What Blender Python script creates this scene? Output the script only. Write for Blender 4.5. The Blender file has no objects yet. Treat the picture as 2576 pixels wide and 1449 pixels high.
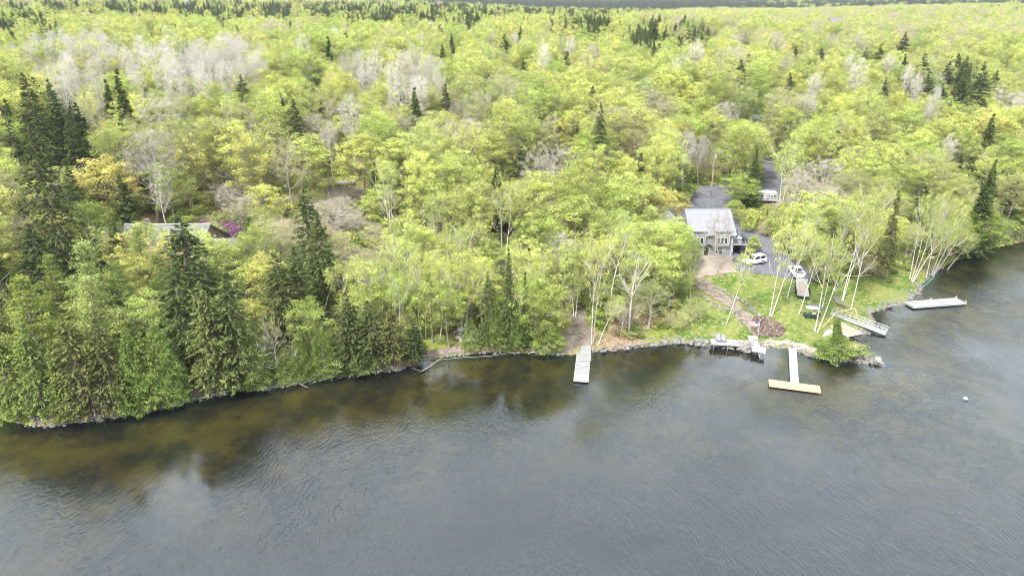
import bpy, bmesh, math, random
import numpy as np
from mathutils import Vector, Matrix, Euler
from mathutils.geometry import delaunay_2d_cdt
R = math.radians
random.seed(7); rng = np.random.default_rng(7)
scene = bpy.context.scene
C = scene.collection

# ------------------------------------------------------------------ camera, sky, sun, exposure
PITCH = 22.0; CAM_H = 55.0
cam_data = bpy.data.cameras.new('camera'); cam = bpy.data.objects.new('camera', cam_data); C.objects.link(cam)
cam.location = (0, 0, CAM_H); cam.rotation_euler = (R(90-PITCH), 0, 0)
cam_data.sensor_width = 36; cam_data.lens = 24.78; cam_data.clip_end = 30000; cam_data.clip_start = 0.5
scene.camera = cam
SUN_EL, SUN_AZ = 52.0, 215.0          # azimuth measured clockwise from +Y; the sun stands behind the camera to the left
sd_ = bpy.data.lights.new('sun', 'SUN'); sun = bpy.data.objects.new('sun', sd_); C.objects.link(sun)
sd_.energy = 4.3; sd_.angle = R(6); sd_.color = (1.0, 0.965, 0.9)
az = R(SUN_AZ); el = R(SUN_EL)
sun_dir = Vector((math.sin(az)*math.cos(el), math.cos(az)*math.cos(el), math.sin(el)))
sun.rotation_euler = sun_dir.to_track_quat('Z', 'Y').to_euler(); sun.location = (-60, -60, 150)
world = bpy.data.worlds.new('World'); scene.world = world; world.use_nodes = True
wt = world.node_tree; wt.nodes.clear()
wo = wt.nodes.new('ShaderNodeOutputWorld'); bg = wt.nodes.new('ShaderNodeBackground'); bg.inputs['Strength'].default_value = 0.12
sky = wt.nodes.new('ShaderNodeTexSky'); sky.sky_type = 'NISHITA'; sky.sun_disc = False
sky.sun_elevation = el; sky.sun_rotation = az; sky.dust_density = 3.0
tc = wt.nodes.new('ShaderNodeTexCoord'); mp = wt.nodes.new('ShaderNodeMapping'); mp.inputs['Scale'].default_value = (1, 1, 2.2)
nz = wt.nodes.new('ShaderNodeTexNoise'); nz.inputs['Scale'].default_value = 1.5; nz.inputs['Detail'].default_value = 5; nz.inputs['Roughness'].default_value = 0.5
cr = wt.nodes.new('ShaderNodeValToRGB')
cr.color_ramp.elements[0].position = 0.33; cr.color_ramp.elements[0].color = (0.64, 0.71, 0.80, 1)
cr.color_ramp.elements[1].position = 0.66; cr.color_ramp.elements[1].color = (0.95, 0.99, 1.05, 1)
mul = wt.nodes.new('ShaderNodeVectorMath'); mul.operation = 'SCALE'; mul.inputs['Scale'].default_value = 8.0
mx = wt.nodes.new('ShaderNodeMix'); mx.data_type = 'RGBA'; mx.inputs[0].default_value = 0.86
wt.links.new(tc.outputs['Generated'], mp.inputs['Vector']); wt.links.new(mp.outputs['Vector'], nz.inputs['Vector'])
wt.links.new(nz.outputs['Fac'], cr.inputs['Fac']); wt.links.new(cr.outputs['Color'], mul.inputs[0])
sxyz = wt.nodes.new('ShaderNodeSeparateXYZ'); wt.links.new(tc.outputs['Generated'], sxyz.inputs[0])
zen = wt.nodes.new('ShaderNodeMapRange'); zen.inputs['From Min'].default_value = 0.2; zen.inputs['From Max'].default_value = 0.85; zen.inputs['To Min'].default_value = 15.5; zen.inputs['To Max'].default_value = 11.5
wt.links.new(sxyz.outputs['Z'], zen.inputs['Value']); wt.links.new(zen.outputs[0], mul.inputs['Scale'])
wt.links.new(sky.outputs['Color'], mx.inputs[6]); wt.links.new(mul.outputs['Vector'], mx.inputs[7])
wt.links.new(mx.outputs[2], bg.inputs['Color']); wt.links.new(bg.outputs['Background'], wo.inputs['Surface'])
scene.view_settings.view_transform = 'Standard'; scene.view_settings.look = 'None'
scene.view_settings.gamma = 1; scene.view_settings.exposure = 0.50
cy = scene.cycles
cy.max_bounces = 7; cy.diffuse_bounces = 3; cy.glossy_bounces = 3; cy.transmission_bounces = 4; cy.transparent_max_bounces = 12; cy.volume_bounces = 0
cy.use_denoising = True; cy.filter_width = 0.95; cy.caustics_reflective = False; cy.caustics_refractive = False; cy.sample_clamp_indirect = 6

# ------------------------------------------------------------------ picture coordinates -> rays (measured on a 2576x1449 print of the photo)
FD = 24.78/36*2576; CXD, CYD = 1288.0, 724.5
cp, sp = math.cos(R(PITCH)), math.sin(R(PITCH))
def ray(px, py):
    u = (px-CXD)/FD; v = (py-CYD)/FD
    return Vector((u, cp - v*sp, -sp - v*cp))
def at_z(px, py, z):
    d = ray(px, py); t = (z-CAM_H)/d.z
    return Vector((d.x*t, d.y*t, z))
def proj(x, y, z):
    dz = z-CAM_H; zc = y*cp - dz*sp; v = (-dz*cp - y*sp)/zc
    return CXD + FD*x/zc, CYD + FD*v, zc

SHORE_D = [(-420,1165),(-200,1110),(0,1052),(60,1066),(130,1072),(250,1052),(330,1043),(430,1022),(500,1003),(580,984),(680,978),(760,963),(860,946),
 (930,936),(1000,930),(1060,906),(1150,891),(1240,885),(1330,887),(1400,890),(1460,889),(1530,881),(1600,873),(1660,866),(1700,860),(1760,866),(1830,872),(1880,880),
 (1900,884),(1930,871),(1985,874),(2020,888),(2060,897),(2130,907),(2190,913),(2216,914),(2205,909),(2165,901),(2135,890),(2112,872),(2118,856),(2140,848),(2172,840),(2190,833),
 (2198,806),(2183,786),(2222,774),(2262,766),(2290,753),(2312,735),(2318,712),(2345,692),(2370,672),(2400,656),(2480,627),(2576,608),(2700,588),(2860,566)]
SH = [at_z(px, py, 0).to_2d() for px, py in SHORE_D]
SH = [Vector((-7000, -900)), Vector((-600, 10)), Vector((-220, 58))] + SH + [Vector((330, 262)), Vector((600, 420)), Vector((1400, 900)), Vector((7000, 3000))]
LAND = np.array([tuple(p) for p in SH] + [(7000, 12000), (-7000, 12000)])
SHn = np.array([tuple(p) for p in SH])
def sdist(x, y):
    """signed distance to the shore, positive on land"""
    x = np.asarray(x, float); y = np.asarray(y, float)
    best = np.full(x.shape, 1e18)
    for i in range(len(SHn)-1):
        ax, ay = SHn[i]; bx, by = SHn[i+1]; dx, dy = bx-ax, by-ay
        t = np.clip(((x-ax)*dx+(y-ay)*dy)/(dx*dx+dy*dy), 0, 1)
        d2 = (x-ax-t*dx)**2+(y-ay-t*dy)**2
        best = np.minimum(best, d2)
    ins = np.zeros(x.shape, bool); n = len(LAND)
    for i in range(n):
        ax, ay = LAND[i]; bx, by = LAND[(i+1) % n]
        if ay == by: continue
        c = ((ay > y) != (by > y)) & (x < (bx-ax)*(y-ay)/(by-ay)+ax)
        ins ^= c
    return np.where(ins, 1, -1)*np.sqrt(best)
GX = [-400,-120,-80,-45,-27,-10,-2.5,-.8,0,.5,1.4,4,10,28,45,65,100,150,220,400,700,1200,2500,12000]
GZ = [-16,-13,-12,-8.5,-2.0,-1.0,-.45,-.16,0,.28,.62,1.1,2.2,5.0,6.6,8.6,14,19.5,23.5,27,29,30,30,30]
def vnoise(x, y, s, seed=0):
    x = np.asarray(x)/s; y = np.asarray(y)/s
    return (np.sin(x*1.3+seed)+np.sin(y*1.7+1.3*seed+x*.6)+np.sin((x-y)*.9+2.1*seed)+np.sin(x*2.3-y*1.9+seed*3.3)*.5)/3.5
def hfun(x, y):
    x = np.asarray(x, float); y = np.asarray(y, float)
    s = sdist(x, y); h = np.interp(s, GX, GZ)
    inl = np.clip((s-4)/40, 0, 1); rel = x/np.maximum(y, 1)
    h = h + vnoise(x, y, 11, 1)*.35*np.clip(s/6, 0, 1) + vnoise(x, y, 3.1, 2)*.10*np.clip(np.abs(s)/3, 0, 1)
    h = h + vnoise(x, y, 60, 4)*1.6*np.clip((s-90)/80, 0, 1)
    h = h - np.clip(-s/12, 0, 1)*.45*vnoise(x, y, 9, 5)
    dist = np.sqrt(x*x+y*y)
    # long rise far behind, highest left of the middle, and a far blue ridge that sinks towards the right
    h = h + np.clip((dist-600)/900, 0, 1)*np.interp(rel, [-1, -.4, -.1, .1, .35, .6, .9], [24, 22, 8, -6, -5, 5, 5])
    h = h + np.clip((dist-1900)/1900, 0, 1)**1.3*np.interp(rel, [-1, -.35, -.1, .2, .45, .62, .75], [40, 55, 90, 92, 62, 24, 0])
    return h
def hz(x, y): return float(hfun(np.array([x]), np.array([y]))[0])
def ground_at(px, py, up=0.0):
    """where the ray through a picture point comes within `up` metres above the ground"""
    d = ray(px, py); ts = np.concatenate([np.arange(60, 420, .5), np.arange(420, 1200, 4), np.arange(1200, 6000, 30)])
    X = d.x*ts; Y = d.y*ts; Z = CAM_H+d.z*ts
    g = np.maximum(hfun(X, Y), 0 if up == 0 else -9)+up
    i = np.argmax(Z <= g)
    if not (Z <= g).any(): i = len(ts)-1
    x, y = X[i], Y[i]
    return Vector((x, y, hz(x, y)))

# ------------------------------------------------------------------ materials
MATS = {}
def mat(name, col=(.5,.5,.5), rough=.7, metal=0.0, noise=None, bump=None, spec=.5, alt=None):
    """principled, with world-space noise between col and alt; noise=(scale, contrast), bump=(scale, distance)"""
    if name in MATS: return MATS[name]
    m = bpy.data.materials.new(name); m.use_nodes = True; nt = m.node_tree; b = nt.nodes['Principled BSDF']
    b.inputs['Base Color'].default_value = (*col, 1); b.inputs['Roughness'].default_value = rough; b.inputs['Metallic'].default_value = metal
    b.inputs['Specular IOR Level'].default_value = spec
    tcn = nt.nodes.new('ShaderNodeTexCoord')
    if noise:
        n = nt.nodes.new('ShaderNodeTexNoise'); n.inputs['Scale'].default_value = noise[0]; n.inputs['Detail'].default_value = 5
        r = nt.nodes.new('ShaderNodeValToRGB'); w = noise[1]
        r.color_ramp.elements[0].position = .5-w; r.color_ramp.elements[1].position = .5+w
        r.color_ramp.elements[0].color = (*col, 1); r.color_ramp.elements[1].color = (*(alt or [c*.7 for c in col]), 1)
        nt.links.new(tcn.outputs['Object'], n.inputs['Vector']); nt.links.new(n.outputs['Fac'], r.inputs['Fac']); nt.links.new(r.outputs['Color'], b.inputs['Base Color'])
    if bump:
        n2 = nt.nodes.new('ShaderNodeTexNoise'); n2.inputs['Scale'].default_value = bump[0]; n2.inputs['Detail'].default_value = 4
        bp = nt.nodes.new('ShaderNodeBump'); bp.inputs['Distance'].default_value = bump[1]; bp.inputs['Strength'].default_value = 1
        nt.links.new(tcn.outputs['Object'], n2.inputs['Vector']); nt.links.new(n2.outputs['Fac'], bp.inputs['Height']); nt.links.new(bp.outputs['Normal'], b.inputs['Normal'])
    MATS[name] = m; return m
def plank_mat(name, col, alt, width=.14, axis=0, gap=True, rough=.75):
    if name in MATS: return MATS[name]
    m = bpy.data.materials.new(name); m.use_nodes = True; nt = m.node_tree; b = nt.nodes['Principled BSDF']; L = nt.links.new
    tcn = nt.nodes.new('ShaderNodeTexCoord'); sx = nt.nodes.new('ShaderNodeSeparateXYZ'); L(tcn.outputs['Object'], sx.inputs[0])
    dv = nt.nodes.new('ShaderNodeMath'); dv.operation = 'DIVIDE'; dv.inputs[1].default_value = width; L(sx.outputs[axis], dv.inputs[0])
    fl = nt.nodes.new('ShaderNodeMath'); fl.operation = 'FLOOR'; L(dv.outputs[0], fl.inputs[0])
    fr = nt.nodes.new('ShaderNodeMath'); fr.operation = 'FRACT'; L(dv.outputs[0], fr.inputs[0])
    wn = nt.nodes.new('ShaderNodeTexWhiteNoise'); wn.noise_dimensions = '1D'; L(fl.outputs[0], wn.inputs['W'])
    nn = nt.nodes.new('ShaderNodeTexNoise'); nn.inputs['Scale'].default_value = 1.3; nn.inputs['Detail'].default_value = 6; L(tcn.outputs['Object'], nn.inputs['Vector'])
    ad = nt.nodes.new('ShaderNodeMath'); ad.operation = 'MULTIPLY_ADD'; ad.inputs[1].default_value = .55; L(wn.outputs['Value'], ad.inputs[0])
    sb = nt.nodes.new('ShaderNodeMath'); sb.operation = 'MULTIPLY'; sb.inputs[1].default_value = .5; L(nn.outputs['Fac'], sb.inputs[0]); L(sb.outputs[0], ad.inputs[2])
    mxn = nt.nodes.new('ShaderNodeMix'); mxn.data_type = 'RGBA'; mxn.inputs[6].default_value = (*col, 1); mxn.inputs[7].default_value = (*alt, 1); L(ad.outputs[0], mxn.inputs[0])
    out = mxn.outputs[2]
    if gap:
        gt = nt.nodes.new('ShaderNodeMath'); gt.operation = 'LESS_THAN'; gt.inputs[1].default_value = .09; L(fr.outputs[0], gt.inputs[0])
        m2 = nt.nodes.new('ShaderNodeMix'); m2.data_type = 'RGBA'; m2.inputs[7].default_value = (*[c*.35 for c in alt], 1); L(out, m2.inputs[6]); L(gt.outputs[0], m2.inputs[0]); out = m2.outputs[2]
    L(out, b.inputs['Base Color']); b.inputs['Roughness'].default_value = rough
    MATS[name] = m; return m
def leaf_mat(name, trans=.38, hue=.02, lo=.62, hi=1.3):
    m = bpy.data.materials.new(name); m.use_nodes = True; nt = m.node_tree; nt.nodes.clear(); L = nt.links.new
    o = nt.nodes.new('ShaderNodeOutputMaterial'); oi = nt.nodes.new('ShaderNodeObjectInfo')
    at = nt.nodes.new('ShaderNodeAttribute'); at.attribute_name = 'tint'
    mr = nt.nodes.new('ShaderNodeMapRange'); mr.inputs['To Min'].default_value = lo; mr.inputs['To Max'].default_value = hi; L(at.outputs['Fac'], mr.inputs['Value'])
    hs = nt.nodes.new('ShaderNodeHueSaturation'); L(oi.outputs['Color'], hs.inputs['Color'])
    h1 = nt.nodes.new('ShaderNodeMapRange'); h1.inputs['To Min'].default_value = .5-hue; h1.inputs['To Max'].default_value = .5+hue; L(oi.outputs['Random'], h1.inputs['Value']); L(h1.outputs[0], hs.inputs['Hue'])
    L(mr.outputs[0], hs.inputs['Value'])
    d = nt.nodes.new('ShaderNodeBsdfDiffuse'); t = nt.nodes.new('ShaderNodeBsdfTranslucent'); mi = nt.nodes.new('ShaderNodeMixShader'); mi.inputs[0].default_value = trans
    L(hs.outputs[0], d.inputs['Color']); L(hs.outputs[0], t.inputs['Color']); L(d.outputs[0], mi.inputs[1]); L(t.outputs[0], mi.inputs[2]); L(mi.outputs[0], o.inputs['Surface'])
    MATS[name] = m; return m
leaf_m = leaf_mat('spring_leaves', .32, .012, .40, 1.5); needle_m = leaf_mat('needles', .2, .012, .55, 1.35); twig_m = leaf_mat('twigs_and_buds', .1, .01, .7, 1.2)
bark_m = mat('grey_bark', (.36,.32,.26), .9, noise=(2.5,.2), alt=(.20,.17,.13))
dark_bark_m = mat('dark_bark', (.12,.09,.07), .95, noise=(3,.2), alt=(.2,.17,.14))
birch_m = mat('birch_bark', (.80,.76,.68), .8, noise=(1.6,.1), alt=(.50,.45,.38))
pale_bark_m = mat('pale_bark', (.5,.46,.4), .85, noise=(2,.2), alt=(.34,.3,.25))

# ------------------------------------------------------------------ object helpers
def tag(o, label=None, cat=None, group=None, kind=None):
    if label: o['label'] = label
    if cat: o['category'] = cat
    if group: o['group'] = group
    if kind: o['kind'] = kind
    return o
def empty(name, loc=(0,0,0), rz=0.0, **k):
    o = bpy.data.objects.new(name, None); C.objects.link(o); o.location = loc; o.rotation_euler = (0, 0, rz); o.empty_display_size = .5
    return tag(o, **k)
class MB:
    """collects shapes and links them as ONE mesh object"""
    def __init__(s): s.v = []; s.f = []; s.m = []
    def add(s, v, f, m=0):
        n = len(s.v); s.v += [tuple(p) for p in v]; s.f += [tuple(i+n for i in q) for q in f]; s.m += [m]*len(f); return s
    def box(s, c, d, rz=0, m=0, rx=0, ry=0):
        M = Matrix.Translation(c) @ Euler((rx, ry, rz)).to_matrix().to_4x4()
        v = [M @ Vector((sx*d[0]/2, sy*d[1]/2, sz*d[2]/2)) for sz in (-1,1) for sy in (-1,1) for sx in (-1,1)]
        return s.add(v, [(0,2,3,1),(4,5,7,6),(0,1,5,4),(2,6,7,3),(0,4,6,2),(1,3,7,5)], m)
    def bar(s, a, b, w, h=None, m=0):
        a = Vector(a); b = Vector(b); h = h or w; d = b-a; q = d.to_track_quat('X', 'Z'); M = Matrix.Translation((a+b)/2) @ q.to_matrix().to_4x4()
        v = [M @ Vector((sx*d.length/2, sy*w/2, sz*h/2)) for sz in (-1,1) for sy in (-1,1) for sx in (-1,1)]
        return s.add(v, [(0,2,3,1),(4,5,7,6),(0,1,5,4),(2,6,7,3),(0,4,6,2),(1,3,7,5)], m)
    def tube(s, pts, rad, n=8, m=0, caps=True):
        pts = [Vector(p) for p in pts]; rad = rad if hasattr(rad, '__len__') else [rad]*len(pts); V = []; F = []
        for i, p in enumerate(pts):
            d = (pts[min(i+1, len(pts)-1)]-pts[max(i-1, 0)]).normalized(); q = d.to_track_quat('Z', 'X')
            for k in range(n):
                a = 2*math.pi*k/n; V.append(p + q @ Vector((math.cos(a)*rad[i], math.sin(a)*rad[i], 0)))
        for i in range(len(pts)-1):
            for k in range(n): F.append((i*n+k, i*n+(k+1) % n, (i+1)*n+(k+1) % n, (i+1)*n+k))
        if caps: F.append(tuple(range(n-1, -1, -1))); F.append(tuple(range((len(pts)-1)*n, len(pts)*n)))
        return s.add(V, F, m)
    def prism(s, prof, a, b, axis='y', m=0):
        """profile (u,z) extruded from a to b along y (u=x) or x (u=y)"""
        n = len(prof); V = []
        for t in (a, b):
            for u, z in prof: V.append((u, t, z) if axis == 'y' else (t, u, z))
        F = [tuple(range(n)), tuple(range(2*n-1, n-1, -1))] + [(i, (i+1) % n, n+(i+1) % n, n+i) for i in range(n)]
        return s.add(V, F, m)
    def build(s, name, mats, parent=None, smooth=False, bevel=0, loc=None):
        me = bpy.data.meshes.new(name); me.from_pydata(s.v, [], s.f); 
        for m in (mats if isinstance(mats, (list, tuple)) else [mats]): me.materials.append(m)
        me.polygons.foreach_set('material_index', s.m)
        bm = bmesh.new(); bm.from_mesh(me); bmesh.ops.recalc_face_normals(bm, faces=bm.faces)
        if bevel: bmesh.ops.bevel(bm, geom=[e for e in bm.edges if len(e.link_faces) == 2 and e.calc_face_angle(0) > .6], offset=bevel, segments=2, affect='EDGES', profile=.6)
        bm.to_mesh(me); bm.free()
        if smooth: me.polygons.foreach_set('use_smooth', [True]*len(me.polygons))
        me.update(); o = bpy.data.objects.new(name, me); C.objects.link(o)
        if parent: o.parent = parent
        if loc is not None: o.location = loc
        return o

# ------------------------------------------------------------------ terrain, lake
def axis(lo, a, b, hi, st, grow=1.16):
    v = list(np.arange(a, b, st)); s = st; x = v[-1]
    while x < hi: s *= grow; x += s; v.append(min(x, hi))
    s = st; x = a
    while x > lo: s *= grow; x -= s; v.insert(0, max(x, lo))
    return np.array(v)
xs = axis(-6500, -115, 190, 6500, 1.1); ys = axis(-500, 62, 250, 9000, 1.1, 1.1)
GXX, GYY = np.meshgrid(xs, ys); ZZ = hfun(GXX, GYY)
nx, ny = len(xs), len(ys)
me = bpy.data.meshes.new('ground'); vv = np.stack([GXX.ravel(), GYY.ravel(), ZZ.ravel()], 1)
ii = np.arange((ny-1)*nx).reshape(ny-1, nx)[:, :-1].ravel(); q = np.stack([ii, ii+1, ii+nx+1, ii+nx], 1)
def mesh_np(name, v, q, mi=None, tint=None, mats=(), smooth=False):
    me = bpy.data.meshes.new(name); v = np.asarray(v, np.float32); q = np.asarray(q, np.int32)
    me.vertices.add(len(v)); me.vertices.foreach_set('co', v.ravel()); me.loops.add(q.size); me.loops.foreach_set('vertex_index', q.ravel())
    me.polygons.add(len(q)); k = q.shape[1]; me.polygons.foreach_set('loop_start', np.arange(len(q), dtype=np.int32)*k)
    for m in mats: me.materials.append(m)
    if mi is not None: me.polygons.foreach_set('material_index', np.asarray(mi, np.int32))
    if smooth: me.polygons.foreach_set('use_smooth', np.ones(len(q), bool))
    me.update(calc_edges=True)
    if tint is not None:
        a = me.attributes.new('tint', 'FLOAT', 'FACE'); a.data.foreach_set('value', np.asarray(tint, np.float32))
    return me
def ground_material():
    m = bpy.data.materials.new('forest_floor_and_lake_bed'); m.use_nodes = True; nt = m.node_tree; b = nt.nodes['Principled BSDF']; L = nt.links.new
    g = nt.nodes.new('ShaderNodeNewGeometry'); sx = nt.nodes.new('ShaderNodeSeparateXYZ'); L(g.outputs['Position'], sx.inputs[0])
    def noise(s, d=5, rg=.55):
        n = nt.nodes.new('ShaderNodeTexNoise'); n.inputs['Scale'].default_value = s; n.inputs['Detail'].default_value = d; n.inputs['Roughness'].default_value = rg; L(g.outputs['Position'], n.inputs['Vector']); return n
    def ramp(src, a, ca, b_, cb):
        r = nt.nodes.new('ShaderNodeValToRGB'); r.color_ramp.elements[0].position = a; r.color_ramp.elements[1].position = b_
        r.color_ramp.elements[0].color = (*ca, 1); r.color_ramp.elements[1].color = (*cb, 1); L(src, r.inputs['Fac']); return r
    def mix(f, a, c):
        x = nt.nodes.new('ShaderNodeMix'); x.data_type = 'RGBA'; L(f, x.inputs[0]); L(a, x.inputs[6]); L(c, x.inputs[7]); return x.outputs[2]
    litter = ramp(noise(1.7, 8).outputs['Fac'], .3, (.2,.13,.085), .7, (.42,.31,.2))
    green = ramp(noise(.9, 8).outputs['Fac'], .3, (.12,.15,.03), .7, (.27,.31,.07))
    f = ramp(noise(.09, 6).outputs['Fac'], .42, (0,0,0), .56, (1,1,1))
    land = mix(f.outputs['Color'], litter.outputs['Color'], green.outputs['Color'])
    # lake bed: silt with stones and darker weed beds
    silt = ramp(noise(.13, 6).outputs['Fac'], .40, (.24,.18,.02), .60, (.88,.66,.08))
    vo = nt.nodes.new('ShaderNodeTexVoronoi'); vo.inputs['Scale'].default_value = 1.1; L(g.outputs['Position'], vo.inputs['Vector'])
    st = ramp(vo.outputs['Distance'], .12, (.42,.36,.2), .45, (.16,.12,.04))
    sf = ramp(noise(.22, 5).outputs['Fac'], .52, (0,0,0), .62, (.55,.55,.55))
    bed = mix(sf.outputs['Color'], silt.outputs['Color'], st.outputs['Color'])
    zr = nt.nodes.new('ShaderNodeMapRange'); zr.inputs['From Min'].default_value = -.45; zr.inputs['From Max'].default_value = -.12; L(sx.outputs['Z'], zr.inputs['Value'])
    L(mix(zr.outputs[0], bed, land), b.inputs['Base Color']); b.inputs['Roughness'].default_value = .95; b.inputs['Specular IOR Level'].default_value = .1
    bp = nt.nodes.new('ShaderNodeBump'); bp.inputs['Distance'].default_value = .12; L(noise(3, 6).outputs['Fac'], bp.inputs['Height']); L(bp.outputs['Normal'], b.inputs['Normal'])
    return m
gm = mesh_np('ground', vv, q, mats=[ground_material()], smooth=True); gob = bpy.data.objects.new('ground', gm); C.objects.link(gob)
tag(gob, 'leaf littered forest floor sloping up from the lake', kind='structure')

def water_material():
    m = bpy.data.materials.new('lake_water'); m.use_nodes = True; nt = m.node_tree; nt.nodes.clear(); L = nt.links.new
    o = nt.nodes.new('ShaderNodeOutputMaterial'); g = nt.nodes.new('ShaderNodeNewGeometry')
    def nmap(rz, sc, scale, detail, rough=.5, dist=0):
        mp = nt.nodes.new('ShaderNodeMapping'); mp.vector_type = 'POINT'; mp.inputs['Rotation'].default_value = (0,0,R(rz)); mp.inputs['Scale'].default_value = sc
        L(g.outputs['Position'], mp.inputs['Vector']); n = nt.nodes.new('ShaderNodeTexNoise'); n.inputs['Scale'].default_value = scale; n.inputs['Detail'].default_value = detail
        n.inputs['Roughness'].default_value = rough; n.inputs['Distortion'].default_value = dist; L(mp.outputs[0], n.inputs['Vector']); return n.outputs['Fac']
    def math_(op, a, b=None):
        x = nt.nodes.new('ShaderNodeMath'); x.operation = op
        for i, s in enumerate((a, b)):
            if s is None: continue
            if isinstance(s, (int, float)): x.inputs[i].default_value = s
            else: L(s, x.inputs[i])
        return x.outputs[0]
    w1 = nmap(32, (1, .34, 1), 3.1, 3, .5, .2); w2 = nmap(-15, (1, .45, 1), 4.2, 2, .5, .2)
    calm = nt.nodes.new('ShaderNodeMapRange'); calm.inputs['From Min'].default_value = .40; calm.inputs['From Max'].default_value = .56; calm.inputs['To Min'].default_value = .16; calm.inputs['To Max'].default_value = 1
    L(nmap(10, (1,1,1), .035, 3), calm.inputs['Value'])
    hsum = math_('ADD', math_('MULTIPLY', w1, 1.0), math_('MULTIPLY', w2, .42))
    sh_ = nt.nodes.new('ShaderNodeAttribute'); sh_.attribute_name = 'open_water'
    hh = math_('MULTIPLY', math_('MULTIPLY', hsum, calm.outputs[0]), sh_.outputs['Fac'])
    bp = nt.nodes.new('ShaderNodeBump'); bp.inputs['Distance'].default_value = .20; bp.inputs['Strength'].default_value = 1; L(hh, bp.inputs['Height'])
    fr = nt.nodes.new('ShaderNodeFresnel'); fr.inputs['IOR'].default_value = 2.1; L(bp.outputs['Normal'], fr.inputs['Normal'])
    gl = nt.nodes.new('ShaderNodeBsdfGlossy'); gl.inputs['Roughness'].default_value = .06; gl.inputs['Color'].default_value = (.90,.96,1,1); L(bp.outputs['Normal'], gl.inputs['Normal'])
    tr = nt.nodes.new('ShaderNodeBsdfTransparent'); tr.inputs['Color'].default_value = (.93,.93,.9,1)
    df = nt.nodes.new('ShaderNodeBsdfDiffuse'); df.inputs['Color'].default_value = (.10,.15,.18,1)
    m1 = nt.nodes.new('ShaderNodeMixShader'); m1.inputs[0].default_value = .05; L(tr.outputs[0], m1.inputs[1]); L(df.outputs[0], m1.inputs[2])
    m2 = nt.nodes.new('ShaderNodeMixShader'); L(fr.outputs[0], m2.inputs[0]); L(m1.outputs[0], m2.inputs[1]); L(gl.outputs[0], m2.inputs[2]); L(m2.outputs[0], o.inputs['Surface'])
    va = nt.nodes.new('ShaderNodeVolumeAbsorption'); va.inputs['Color'].default_value = (.56,.46,.05,1); va.inputs['Density'].default_value = .40; L(va.outputs[0], o.inputs['Volume'])
    return m
wx = axis(-6300, -150, 200, 6300, 3, 1.3); wy = axis(-450, 0, 260, 8250, 3, 1.3); WX, WY = np.meshgrid(wx, wy); n0, n1 = len(wx), len(wy)
i_ = np.arange((n1-1)*n0).reshape(n1-1, n0)[:, :-1].ravel(); wq = np.stack([i_, i_+1, i_+n0+1, i_+n0], 1); k0 = n0*n1
wv = np.concatenate([np.stack([WX.ravel(), WY.ravel(), np.zeros(k0)], 1), [(x, y, z) for z in (0, -30) for x, y in ((-6300,-450),(6300,-450),(6300,8250),(-6300,8250))]])
wq = np.concatenate([wq, k0+np.array([(7,6,5,4),(0,4,5,1),(1,5,6,2),(2,6,7,3),(3,7,4,0)])])
wm = mesh_np('lake_water', wv, wq, mats=[water_material()]); s_w = -sdist(wv[:, 0], wv[:, 1]); x_w = wv[:, 0]
sheltered = np.clip((s_w-8)/32, 0, 1)*.9+.1; exposed = np.clip(s_w/10, .25, 1); kx = np.clip((x_w-18)/22, 0, 1)   # the bank shelters the left and middle; the right lies open to the breeze
wm.attributes.new('open_water', 'FLOAT', 'POINT').data.foreach_set('value', (sheltered*(1-kx)+exposed*kx).astype(np.float32))
w = bpy.data.objects.new('lake_water', wm); C.objects.link(w); tag(w, 'rippled grey lake water with brown shallows along the shore', kind='structure')

# ------------------------------------------------------------------ draped ground patches
def patch(name, poly_d, matl, up, label, step=1.0, jag=.35, kind='structure', world_pts=None):
    pts = world_pts or [ground_at(px, py).to_2d() for px, py in poly_d]
    pts = [Vector(p) for p in pts]; out = []
    for i, a in enumerate(pts):
        b = pts[(i+1) % len(pts)]; n = max(1, int((b-a).length/.7))
        for k in range(n):
            p = a.lerp(b, k/n); nrm = Vector((b.y-a.y, a.x-b.x)).normalized() if (b-a).length else Vector((0,0))
            out.append(p + nrm*jag*(math.sin(p.x*2.1+p.y*1.3)+math.sin(p.x*.9-p.y*2.7+1))*.5)
    xs_ = [p.x for p in out]; ys_ = [p.y for p in out]; n = len(out)
    gxx, gyy = np.meshgrid(np.arange(min(xs_), max(xs_), step), np.arange(min(ys_), max(ys_), step)); allp = out + [Vector((float(a), float(b))) for a, b in zip(gxx.ravel(), gyy.ravel())]
    V, E, F, *_ = delaunay_2d_cdt(allp, [], [list(range(n))], 1, 1e-4)
    vx = np.array([p.x for p in V]); vy = np.array([p.y for p in V]); z = hfun(vx, vy)+up
    mb = MB(); mb.add(list(zip(vx, vy, z)), [f for f in F]); o = mb.build(name, matl, smooth=True)
    for p in o.data.polygons:
        if p.normal.z < 0: p.flip()
    return tag(o, label, kind=kind)
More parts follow.
